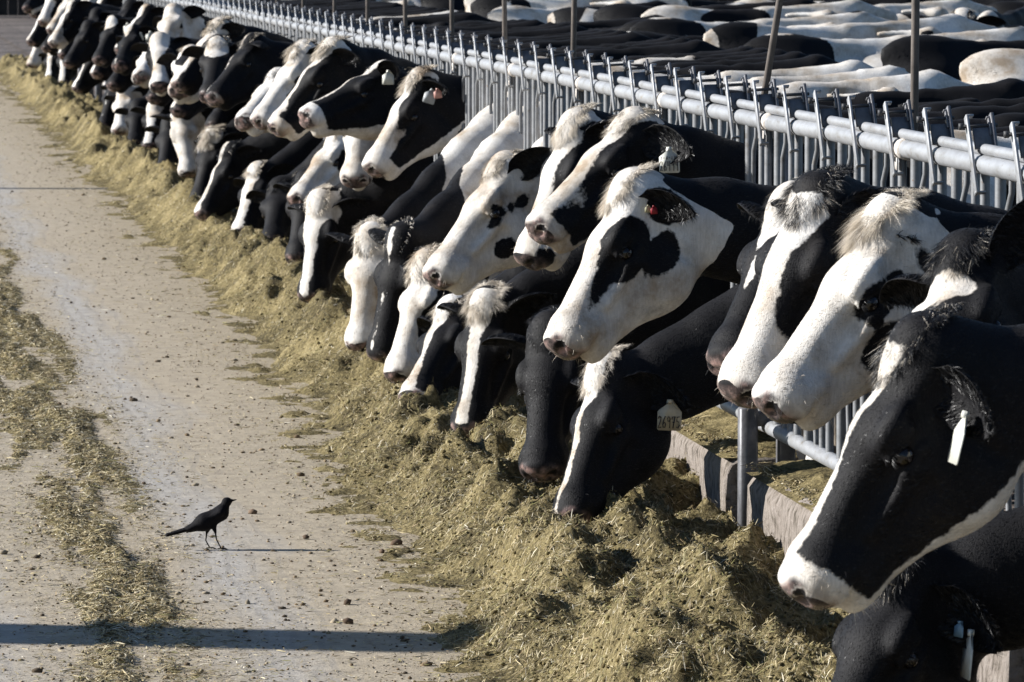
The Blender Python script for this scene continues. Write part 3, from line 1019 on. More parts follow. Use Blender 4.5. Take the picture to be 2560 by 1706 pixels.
def feed_material():
    m, t, n, l, b = mat("chopped_feed")
    tc = N(n, "ShaderNodeTexCoord")
    a = noise(n, l, 3.5, 5, 0.6, tc.outputs["Object"]); c = noise(n, l, 55, 6, 0.72, tc.outputs["Object"])
    s = math_(n, l, 'MULTIPLY_ADD', a.outputs[0], 0.55, math_(n, l, 'MULTIPLY', c.outputs[0], 0.75)); s = math_(n, l, 'SUBTRACT', s, 0.15)
    rp = ramp(n, [(0.30, (0.028, 0.021, 0.011)), (0.43, (0.105, 0.084, 0.038)), (0.55, (0.245, 0.195, 0.090)), (0.72, (0.46, 0.38, 0.21))])
    l.new(s, rp.inputs[0]); l.new(rp.outputs[0], b.inputs["Base Color"]); b.inputs["Roughness"].default_value = 0.9
    b.inputs["Specular IOR Level"].default_value = 0.2
    bump(n, l, b, c.outputs[0], 0.9, 0.03)
    return m


FEED = feed_material()


def tinted(name, rough=0.7):
    m, t, n, l, b = mat(name)
    vc = N(n, "ShaderNodeVertexColor", layer_name="tint")
    tc = N(n, "ShaderNodeTexCoord"); nz = noise(n, l, 90, 2, 0.5, tc.outputs["Object"])
    g = math_(n, l, 'MULTIPLY_ADD', nz.outputs[0], 0.6, 0.7)
    vm = N(n, "ShaderNodeVectorMath", operation='SCALE'); l.new(vc.outputs["Color"], vm.inputs[0]); l.new(g, vm.inputs["Scale"])
    l.new(vm.outputs[0], b.inputs["Base Color"]); b.inputs["Roughness"].default_value = rough
    b.inputs["Specular IOR Level"].default_value = 0.3
    return m


STRAW = tinted("straw_bits", 0.6)
CLOD = tinted("dry_clods", 0.95)


def height_grid(name, x0, x1, ylist, dx, keep=0.004):
    xs = np.arange(x0, x1 + dx, dx); ys = np.asarray(ylist)
    X, Y = np.meshgrid(xs, ys, indexing='ij')
    H_ = feed_h(X, Y)
    v = np.stack([X, Y, H_ - .006], -1).reshape(-1, 3)
    ny = len(ys); i, j = np.meshgrid(np.arange(len(xs) - 1), np.arange(ny - 1), indexing='ij')
    q = np.stack([i * ny + j, (i + 1) * ny + j, (i + 1) * ny + j + 1, i * ny + j + 1], -1).reshape(-1, 4)
    ok = (v[:, 2][q] > -0.004).any(1)
    q = q[ok]; used = np.unique(q); rm = np.full(len(v), -1); rm[used] = np.arange(len(used))
    o = add_obj(name, new_mesh(name, v[used], rm[q]), FEED)
    return o


ys = [10.0]
while ys[-1] < 93: ys.append(ys[-1] + max(.016, .0011 * ys[-1]))
tag(height_grid("feed_windrow", 1.3, 3.0, ys, .016), "long ridge of chopped green and tan feed heaped in front of the cows", "feed", kind="stuff")
ys2 = [y for y in ys if y < 60]
tag(height_grid("feed_litter_strip", .45, 1.3, ys2, .018), "thin strip of scattered old feed along the left of the road", "feed litter", kind="stuff")

PAL = np.array([(.48, .39, .22), (.37, .30, .145), (.25, .23, .085), (.52, .45, .29), (.17, .135, .065), (.72, .66, .52), (.33, .24, .13), (.11, .09, .05)])


def straws(name, X, Y, L, Wd, tilt, seed, lift=0.0, z=None, pal=PAL, pw=(.22, .22, .14, .13, .12, .05, .08, .04)):
    rg = np.random.default_rng(seed); n = len(X)
    Z = feed_h(X, Y) if z is None else z
    th = rg.uniform(0, 2 * math.pi, n); el = np.abs(rg.normal(size=n)) * tilt
    d = np.stack([np.cos(th) * np.cos(el), np.sin(th) * np.cos(el), np.sin(el)], 1)
    # follow the slope
    e = .02
    gx = (feed_h(X + e, Y) - feed_h(X - e, Y)) / (2 * e); gy = (feed_h(X, Y + e) - feed_h(X, Y - e)) / (2 * e)
    if z is None: d[:, 2] += gx * d[:, 0] + gy * d[:, 1]
    d = nrm(d)
    nr = nrm(np.stack([-gx, -gy, np.ones(n)], 1)) if z is None else np.tile([0, 0, 1.0], (n, 1))
    nr = nrm(nr + rg.normal(size=(n, 3)) * .35)
    s = nrm(np.cross(d, nr))
    c = np.stack([X, Y, Z], 1) + nr * (lift + rg.uniform(0, .004, n))[:, None]
    hl = (L / 2)[:, None]; hw = (Wd / 2)[:, None]
    bend = nr * (rg.normal(size=n) * .12)[:, None] * hl
    v = np.stack([c - d * hl - s * hw * .6, c - d * hl + s * hw * .6, c + bend - s * hw, c + bend + s * hw, c + d * hl - s * hw * .4, c + d * hl + s * hw * .4], 1).reshape(-1, 3)
    b = (np.arange(n) * 6)[:, None]
    q = np.concatenate([b + np.array([0, 1, 3, 2]), b + np.array([2, 3, 5, 4])])
    pw = np.array(pw) / sum(pw)
    colr = pal[rg.choice(len(pal), n, p=pw)] * rg.uniform(.55, 1.08, (n, 1))
    return add_obj(name, new_mesh(name, v, q, colors=np.repeat(colr, 6, 0), smooth=False), STRAW)


def scatter(n, x0, x1, y0, y1, seed, pfun):
    rg = np.random.default_rng(seed)
    X = rg.uniform(x0, x1, n); U_ = rg.uniform(0, 1, n)
    Y = 1 / (1 / y0 + U_ * (1 / y1 - 1 / y0))          # denser near the lens
    k = rg.uniform(size=n) < pfun(X, Y)
    return X[k], Y[k]


X, Y = scatter(380000, 1.55, 3.02, 11.5, 92, 1, lambda x, y: np.clip((feed_h(x, y)) / .05, 0.02, 1))
rg = np.random.default_rng(5)
L = rg.gamma(1.5, .0068, len(X)) + .005
tag(straws("feed_stalks", X, Y, L, np.clip(L * .095, .0010, .0026) * np.maximum(1, Y / 28), .48, 11), "cut stalks and grass blades strewn over the feed ridge", "feed", kind="stuff")
X, Y = scatter(230000, .40, 1.45, 13, 60, 2, lambda x, y: np.clip(feed_h(x, y) / .03 + 1.0 * np.exp(-((x - .90) / .19) ** 2) * np.clip(.75 + .8 * fbm(x * 9, y * 1.0, seed=81, octv=4), .15, 1), 0.02, 1))
L = rg.gamma(2.0, .008, len(X)) + .007
tag(straws("litter_stalks", X, Y, L, np.clip(L * .11, .0014, .004) * np.maximum(1, Y / 28), .16, 12, pw=(.30, .12, .06, .22, .10, .08, .08, .04)), "dry stalks scattered along the roadside strip of old feed", "feed litter", kind="stuff")
X, Y = scatter(90000, -.2, 2.2, 13, 80, 3, lambda x, y: np.clip(.16 + .85 * sstep(1.45, 2.0, x) + .5 * np.exp(-((x - .95) / .35) ** 2) + .25 * fbm(x * 2, y * .8, seed=5, octv=3), .03, 1))
L = rg.gamma(1.6, .007, len(X)) + .005
tag(straws("road_chaff", X, Y, L, np.clip(L * .16, .0015, .004) * np.maximum(1, Y / 26), .05, 13, z=np.maximum(feed_h(X, Y), .003)), "loose chaff and straw bits lying on the road", "chaff", kind="stuff")


def clods(name, X, Y, S, seed, z, pal):
    rg = np.random.default_rng(seed); n = len(X)
    import bmesh
    bm = bmesh.new(); bmesh.ops.create_icosphere(bm, subdivisions=1, radius=1)
    bv = np.array([v.co[:] for v in bm.verts]); bt = np.array([[v.index for v in f.verts] for f in bm.faces]); bm.free()
    v = bv[None] * (1 + rg.uniform(-.3, .3, (n, len(bv), 1))) * S[:, None, None] * rg.uniform(.6, 1.25, (n, 1, 3)) * np.array([1, 1, .62])
    v = v + np.stack([X, Y, z + S * .25], 1)[:, None]
    t = (bt[None] + (np.arange(n) * len(bv))[:, None, None]).reshape(-1, 3)
    col_ = pal[rg.integers(0, len(pal), n)] * rg.uniform(.7, 1.25, (n, 1))
    return add_obj(name, new_mesh(name, v.reshape(-1, 3), None, t, colors=np.repeat(col_, len(bv), 0)), CLOD)


rg = np.random.default_rng(18)
X, Y = scatter(40000, .45, 1.35, 13, 60, 16, lambda x, y: np.clip(feed_h(x, y) / .03 + .8 * np.exp(-((x - .90) / .19) ** 2) * np.clip(.6 + fbm(x * 9, y * 1.0, seed=81, octv=4), .1, 1), 0.0, 1))
S = np.clip(rg.lognormal(-5.6, .5, len(X)), .0018, .010)
tag(clods("litter_crumbs", X, Y, S, 14, feed_h(X, Y) - .002, np.array([(.14, .11, .06), (.24, .20, .12), (.09, .07, .04), (.32, .27, .18)])), "crumbs of old feed along the roadside strip", "feed litter", kind="stuff")
rg = np.random.default_rng(8)
X, Y = scatter(22000, -.4, 2.05, 13, 85, 4, lambda x, y: np.clip(.35 + .5 * sstep(1.3, 1.9, x) + .4 * np.exp(-((x - .9) / .4) ** 2), 0, 1))
S = np.clip(rg.lognormal(-5.7, .55, len(X)), .0015, .019)
tag(clods("road_clods", X, Y, S, 3, np.zeros(len(X)), np.array([(.12, .085, .05), (.19, .14, .085), (.30, .25, .18), (.08, .06, .04)])), "crumbs of dry dung and dirt scattered on the road", "dirt crumbs", kind="stuff")
X, Y = scatter(60000, 1.6, 3.0, 11.5, 70, 6, lambda x, y: np.clip(feed_h(x, y) / .05, 0, 1))
S = np.clip(rg.lognormal(-5.5, .5, len(X)), .002, .011)
tag(clods("feed_crumbs", X, Y, S, 4, feed_h(X, Y) - .003, np.array([(.13, .10, .042), (.20, .165, .075), (.08, .065, .03), (.24, .20, .10)])), "damp crumbs and tufts of chopped feed on the ridge", "feed", kind="stuff")
# the larger single lumps on the road: each a thing
for (px, py, s, lb) in ((992, 1363, .019, "largest brown dirt clod on the road, right of the bird's shadow"),
                        (955, 1383, .013, "flat brown clod just left of the largest clod on the road"),
                        (632, 1285, .014, "squarish brown clod on the road right of the bird"),
                        (764, 1349, .014, "brown clod on the road above the tip of the bird's shadow"),
                        (360, 1211, .012, "small round brown stone on the road up left of the bird"),
                        (869, 1560, .018, "clump of dung and straw on the road, above the wide shadow's right half"),
                        (868, 1512, .016, "flat clump of dung on the road between the wide shadow and the bird's shadow")):
    d = ray(px, py); t = -CAM_H / d[2]; p = CAM + d * t
    o = clods("dirt_clod", np.array([0.]), np.array([0.]), np.array([s * 1.15]), int(px), np.array([s * .15]), np.array([(.11, .075, .05)]))
    o.location = (p[0], p[1], 0); tag(o, lb, "dirt clod")


# ------------------------------------------------------------------ feed fence with headlocks
FX = 3.10
Y0F = 18.90 - 2.44 * 4
fence = tag(add_obj("headlock_fence", None, loc=(FX, Y0F, 0)), "long galvanised pipe feed fence with headlock bars the cows reach through", "fence")
YEND = 88.0


def fence_part(mb, name, m, parent=None, smooth=False):
    o = mb.build(name, m, parent or fence, smooth=smooth)
    return o


def rail(name, z, r, dx=0.0):
    mb = MB(); yy = np.arange(0, YEND - Y0F + 1.22, 1.22)
    rg = np.random.default_rng(int(z * 100))
    p = np.stack([np.full(len(yy), dx) + rg.normal(size=len(yy)) * .0015, yy, np.full(len(yy), z) + rg.normal(size=len(yy)) * .002], 1)
    mb.tube(p, r, 14)
    return fence_part(mb, name, GALV, smooth=True)


rail("main_rail", 1.500, .0275)
rail("lock_rail", 1.5425, .0155)
rail("bottom_rail", .47, .025)
rgf = np.random.default_rng(12)
post_y = np.arange(0, YEND - Y0F, 2.44)
for k, y in enumerate(post_y):
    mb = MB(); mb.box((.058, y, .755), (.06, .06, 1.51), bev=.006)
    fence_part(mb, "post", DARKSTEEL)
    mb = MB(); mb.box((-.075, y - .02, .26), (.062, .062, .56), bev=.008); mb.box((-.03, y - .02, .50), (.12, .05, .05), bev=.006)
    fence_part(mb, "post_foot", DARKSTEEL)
    if k not in (5,):
        if k == 4: pts_ = [(.052, y + .70, 1.3), (.20, y + .72, 2.2), (.58, y + .78, 4.4)]
        else:
            lean = rgf.normal() * .006; yo = .40 if k < 6 else 1.16; pts_ = [(.10, y + yo, .9), (.10 + lean * 2.2, y + yo, 2.2), (.10 + lean * 8, y + yo + .02, 4.4)]
        mb = MB(); mb.tube(pts_, .0125, 10)
        fence_part(mb, "tall_rod", ROD, smooth=True)
# lock stations
nst = int((YEND - Y0F) / .61)
bars_far, latch_far = MB(), MB()


def bar_pts(kind, y):
    if kind == 0: return [(0, y, .48), (0, y, 1.49)], .0135
    if kind == 1: return [(.002, y + .14, .48), (.002, y + .14, 1.49)], .0125
    if kind == 2:
        p = [(.0, y + .25, 1.49), (.0, y + .25, 1.44), (-.004, y + .285, 1.39), (-.004, y + .295, 1.2), (-.004, y + .285, .9), (0, y + .25, .48)]
        return p, .0085
    return [(0, y + .40, .48), (0, y + .40, 1.49)], .0155


def latch_mesh(mb, y, c=0.0, part='all'):
    t = np.array([-.07, .38, 1.0]); t = t / np.linalg.norm(t)     # lever leans away from the road
    up = t; xx = nrm(np.array([1.0, 0, .045])); yy_ = np.cross(up, xx)
    ax = np.stack([xx, yy_, up])
    o = np.array([0, y, 1.527])
    if part in ('all', 'lever'):
        mb.box(o + np.array([-.038, 0, 0]), (.008, .034, .225), ax, .0015)
        mb.box(o + np.array([-.038, 0, 0]) + up * .112 + xx * .008, (.022, .022, .006), ax, .001)
        mb.box(o + np.array([-.028, 0, 0]) - up * .108, (.03, .02, .005), ax, .001)
    if part in ('all', 'frame'):
        mb.box(o + np.array([.030, .02, .030]), (.010, .040, .17), ax, .0015)
        mb.box(o + np.array([.030, .02, .030]) + up * .075 - xx * .006, (.018, .022, .005), ax, .001)
        mb.box(o + np.array([0, .02, .035 + c]), (.056, .010, .060), ax, .001)
        mb.box(o + np.array([.018, .03, .075]), (.006, .018, .05), ax, .001)
    if part in ('all', 'bolt'):
        b0 = o + up * .085
        mb.tube([b0 + xx * -.062, b0 + xx * .045], .0052, 8)
        mb.tube([b0 + xx * -.062, b0 + xx * -.050], .0105, 6)
    for pn, z, r in (('collar', 1.500, .0288), ('ring', 1.5425, .0170)):
        if part in ('all', pn):
            mb.tube([(0, y + .012, z), (0, y + .030, z)], r, 14)


n_bar = n_latch = 0
for i in range(nst):
    y = i * .61 + .03
    for kd in range(4):
        p, r = bar_pts(kd, y)
        if n_bar < 96:
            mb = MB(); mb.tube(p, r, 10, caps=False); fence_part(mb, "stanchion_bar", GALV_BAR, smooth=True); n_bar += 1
        else:
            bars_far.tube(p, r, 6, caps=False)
    c = rgf.choice([0, 0, -.012, .01])
    if n_latch < 60:
        mb = MB(); latch_mesh(mb, y, c, 'lever'); lo_ = fence_part(mb, "latch", GALV)
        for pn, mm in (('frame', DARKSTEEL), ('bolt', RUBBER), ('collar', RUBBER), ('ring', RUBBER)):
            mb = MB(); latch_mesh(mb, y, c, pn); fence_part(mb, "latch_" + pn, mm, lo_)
        n_latch += 1
    else:
        latch_mesh(latch_far, y, c)
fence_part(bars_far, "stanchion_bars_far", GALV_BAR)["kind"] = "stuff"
fence_part(latch_far, "latches_far", GALV)["kind"] = "stuff"
# peeling sleeves over the pipe joints
SLEEVE = simple("peeling_sleeve", (0.50, 0.46, 0.42), 0.7, 0.1, 0.3, 40, 0.5)
for y in post_y[1:9]:
    mb = MB(); mb.tube([(0, y - .05 + .02 * k, 1.5) for k in range(6)], [.0300 + rgf.uniform(0, .003) for _ in range(6)], 14)
    for k in range(5):
        a = rgf.uniform(-.05, .05); mb.box((-.030, y + a, 1.462 - rgf.uniform(0, .02)), (.003, rgf.uniform(.012, .03), rgf.uniform(.02, .045)), bev=.0008)
    fence_part(mb, "pipe_sleeve", SLEEVE)


# ------------------------------------------------------------------ concrete curb blocks between the posts
def concrete_material():
    m, t, n, l, b = mat("stained_concrete")
    tc = N(n, "ShaderNodeTexCoord")
    mp = N(n, "ShaderNodeMapping"); mp.inputs["Scale"].default_value = (16, 34, 16); l.new(tc.outputs["Object"], mp.inputs[0])
    a = noise(n, l, 1.0, 6, 0.7, mp.outputs[0]); c = noise(n, l, 3, 5, 0.6, tc.outputs["Object"])
    rp = ramp(n, [(0.36, (0.035, 0.026, 0.02)), (0.43, (0.17, 0.14, 0.12)), (0.52, (0.27, 0.23, 0.205)), (0.68, (0.34, 0.295, 0.27))]); l.new(a.outputs[0], rp.inputs[0])
    c2 = mixc(n, l, math_(n, l, 'MULTIPLY', c.outputs[0], 0.35), rp.outputs[0], (0.22, 0.19, 0.13))
    l.new(c2, b.inputs["Base Color"]); b.inputs["Roughness"].default_value = 0.9
    bump(n, l, b, a.outputs[0], 1.0, 0.03)
    return m


CONC = concrete_material()
blk_labels = {2: "feed-dusted concrete curb block nearest the camera, below the lower right cow heads", 3: "stained concrete curb block with sunlit side face beside the dark post",
              4: "concrete curb block half buried in feed just past the dark post", }
for k in range(0, 9):
    y0, y1 = Y0F + k * 2.44 + .34, Y0F + (k + 1) * 2.44 - .12
    if k == 3: y1 = 18.70
    mb = MB(); hgt = .335
    xs = np.linspace(-.13, .13, 9); yy = np.linspace(-(y1 - y0) / 2, (y1 - y0) / 2, 40)
    # slab with worn edges
    ring = []
    nseg = 9
    prof = [(-.14, -.05), (-.138, .10), (-.135, .22), (-.130, .295), (-.118, .325), (-.09, .337), (0, .340), (.09, .337), (.12, .325), (.135, .28), (.14, -.05)]
    V_ = []
    for yv in yy:
        for (a, z) in prof:
            e = min(abs(yv - yy[0]), abs(yv - yy[-1])); rd = max(0, .03 - e) * .5
            V_.append((a * (1 - rd * 3) + .010 * fbm(np.array([yv * 7 + k * 7]), np.array([z * 9 + a * 20]), seed=3)[0], yv, z - (rd if z > .2 else 0) + .009 * fbm(np.array([yv * 8 + k * 7]), np.array([a * 15 + 4.0]), seed=5)[0]))
    m_ = len(prof); qq = [(i * m_ + j, i * m_ + j + 1, (i + 1) * m_ + j + 1, (i + 1) * m_ + j) for i in range(len(yy) - 1) for j in range(m_ - 1)]
    tt = [(0, j + 1, j) for j in range(1, m_ - 1)] + [((len(yy) - 1) * m_, (len(yy) - 1) * m_ + j, (len(yy) - 1) * m_ + j + 1) for j in range(1, m_ - 1)]
    mb.add(V_, qq, tt)
    o = mb.build("curb_block", CONC, smooth=True, loc=(3.12 + (.02 if k > 3 else 0), (y0 + y1) / 2, 0))
    for p in o.data.polygons: p.use_smooth = len(p.vertices) == 4
    tag(o, blk_labels.get(k, "concrete curb block under the fence, hidden by feeding cows"), "curb block", "concrete curb blocks under the feed fence")
# feed crumbs lying on the curb tops
rg = np.random.default_rng(77)
def curb_top(k):
    y0, y1 = Y0F + k * 2.44 + .36, Y0F + (k + 1) * 2.44 - .14
    xs = np.arange(2.995, 3.27, .012); yy = np.arange(y0, y1, .02)
    Xg, Yg = np.meshgrid(xs, yy, indexing='ij')
    e = sstep(0, .06, Xg - 2.995) * sstep(0, .08, Yg - y0) * sstep(0, .08, y1 - Yg)
    Z = .332 + e * np.maximum(0, .018 + .022 * fbm(Xg * 9, Yg * 6, seed=61, octv=4) + .03 * sstep(3.0, 3.2, Xg))
    ny = len(yy); i, j = np.meshgrid(np.arange(len(xs) - 1), np.arange(ny - 1), indexing='ij')
    q = np.stack([i * ny + j, (i + 1) * ny + j, (i + 1) * ny + j + 1, i * ny + j + 1], -1).reshape(-1, 4)
    return np.stack([Xg, Yg, Z], -1).reshape(-1, 3), q
mb = MB()
for k in range(1, 6): mb.add(*curb_top(k))
tag(mb.build("curb_top_feed", FEED, smooth=True, fix=False), "thin layer of feed spilled on the curb tops", "feed", kind="stuff")
n = 9000; X = rg.uniform(2.99, 3.30, n); Y = rg.uniform(13.5, 26, n)
on = ((Y - Y0F) % 2.44 > .36) & ((Y - Y0F) % 2.44 < 2.30)
X, Y = X[on], Y[on]; L = rg.gamma(2, .008, len(X)) + .006
tag(straws("curb_top_litter", X, Y, L, np.clip(L * .14, .0015, .004), .3, 99, z=.352 + rg.uniform(0, .012, len(X))), "chopped feed lying on top of the concrete curb", "feed", kind="stuff")
X2, Y2 = X[::2], Y[::2]
tag(clods("curb_top_crumbs", X2, Y2, rg.uniform(.002, .007, len(X2)), 9, np.full(len(X2), .352), np.array([(.26, .21, .11), (.34, .28, .17), (.16, .12, .06)])), "feed crumbs heaped on the concrete curb", "feed", kind="stuff")

# ------------------------------------------------------------------ things off to the left that throw the long shadows
WOOD = simple("weathered_wood", (0.25, 0.20, 0.15), 0.85, 0, 0.3, 12, 0.4)
for (x, y, h, r, lb) in ((-6.0, 19.25, 3.72, .27, "thick wooden post left of the road, near, its shadow crossing the road"),
                         (-6.0, 49.6, 3.95, .12, "thinner wooden post left of the road, farther away")):
    mb = MB(); mb.tube([(0, 0, -.1), (0, -.30, h / 2), (0, -.62 if y < 30 else -.1, h)], [r, r * .93, r * .88], 20)
    o = mb.build("wooden_post", WOOD, smooth=True, loc=(x, y, 0)); tag(o, lb, "post")

# ------------------------------------------------------------------ windbreak at the far end
WB = simple("dark_windbreak", (0.045, 0.032, 0.026), 0.9, 0, 0.5, 3, 0.3)
wb = tag(add_obj("windbreak_fence", None, loc=(-14, 149, 0)), "dark slatted windbreak fence far behind the cattle pens", "fence")
mb = MB()
for k in range(260):
    mb.box((k * .26, .0, 2.0), (.252, .03, 4.0), bev=.004)
mb.build("slat", WB, wb)["kind"] = "stuff"
for k in range(18):
    mb = MB(); mb.tube([(k * 4.0, .32, 0), (k * 4.0, .32, 4.2)], .06, 8); mb.build("post", ROD, wb)


# ------------------------------------------------------------------ the black bird
def build_bird():
    h = .0024
    xs, ys_, zs = np.arange(-.175, .085, h), np.arange(-.045, .046, h), np.arange(-.006, .19, h)
    P = [a.astype(np.float32) for a in np.meshgrid(xs, ys_, zs, indexing='ij')]
    Yx = (0, 1.0, 0)
    F = d_cone(P, (.020, 0, .118), (-.035, 0, .090), .0255, .0275, Yx, .92)
    def U(d, k):
        nonlocal F; F = smin(F, d, k)
    U(d_cone(P, (-.035, 0, .090), (-.080, 0, .070), .0235, .012, Yx, 1.0), .02)
    U(d_cone(P, (.024, 0, .126), (.040, 0, .155), .0165, .0125), .018)
    U(d_ell(P, (.041, 0, .158), (.0160, .0125, .0135)), .008)
    U(d_cone(P, (.052, 0, .160), (.0735, 0, .1635), .0050, .0014), .004)
    U(d_cone(P, (-.07, 0, .073), (-.158, 0, .049), .0090, .0060, Yx, 1.6), .012)      # tail
    for s in (-1, 1):
        U(d_cone(P, (.018, s * .019, .122), (-.085, s * .011, .068), .013, .004), .006)   # folded wings
    U(d_cone(P, (-.016, .008, .078), (-.026, .010, .052), .010, .0038), .008)
    U(d_cone(P, (-.004, -.008, .078), (.002, -.010, .054), .010, .0038), .008)
    V, Q = surface_nets(F, xs, ys_, zs)
    mb = MB(); mb.add(V, Q)
    for (s, knee, foot) in ((.010, (-.026, .010, .052), (-.016, .010, .004)), (-.010, (.002, -.010, .054), (.020, -.010, .004))):
        mid = (np.array(knee) + np.array(foot)) / 2 + np.array([-.006, 0, .004])
        if s > 0: mid = np.array([-.029, .010, .028])
        mb.tube([knee, mid, foot], [.0030, .0021, .0021], 8)
        f = np.array(foot)
        for (dx, dy) in ((.022, 0), (.017, .010), (.017, -.010), (-.014, 0)):
            mb.tube([f, f + (dx * .6, dy * .6, -.0005), f + (dx, dy, -.003)], [.0022, .0018, .0008], 6)
    m = simple("black_feathers", (0.004, 0.0035, 0.005), 0.75, 0, 0.4, 120, 0.3, 0, 0.12)
    d = ray(537, 1374); t = (.0 - CAM_H) / d[2]; p = CAM + d * t
    o = mb.build("blackbird", m, smooth=True, loc=(p[0], p[1], .001)); o.scale = (1.05, 1.1, 1.05)
    tag(o, "small black bird walking on the road, head raised, facing the feed", "bird")
    for s in (-1, 1):
        e = MB(); th = np.linspace(-1.5, 1.5, 6)
        e.tube([(.046, s * (.0110 + .002 * math.sin(a)), .1605) for a in th], [max(.002 * math.cos(a), 1e-4) for a in th], 8, caps=False)
        e.build("eye", EYE, o, smooth=True)


build_bird()
# ------------------------------------------------------------------ cows
# poll px, muzzle px, lateral X of the muzzle, facing angle (0 = square to the road, + = turned to the lens)
B = dict
def W(*s): return s


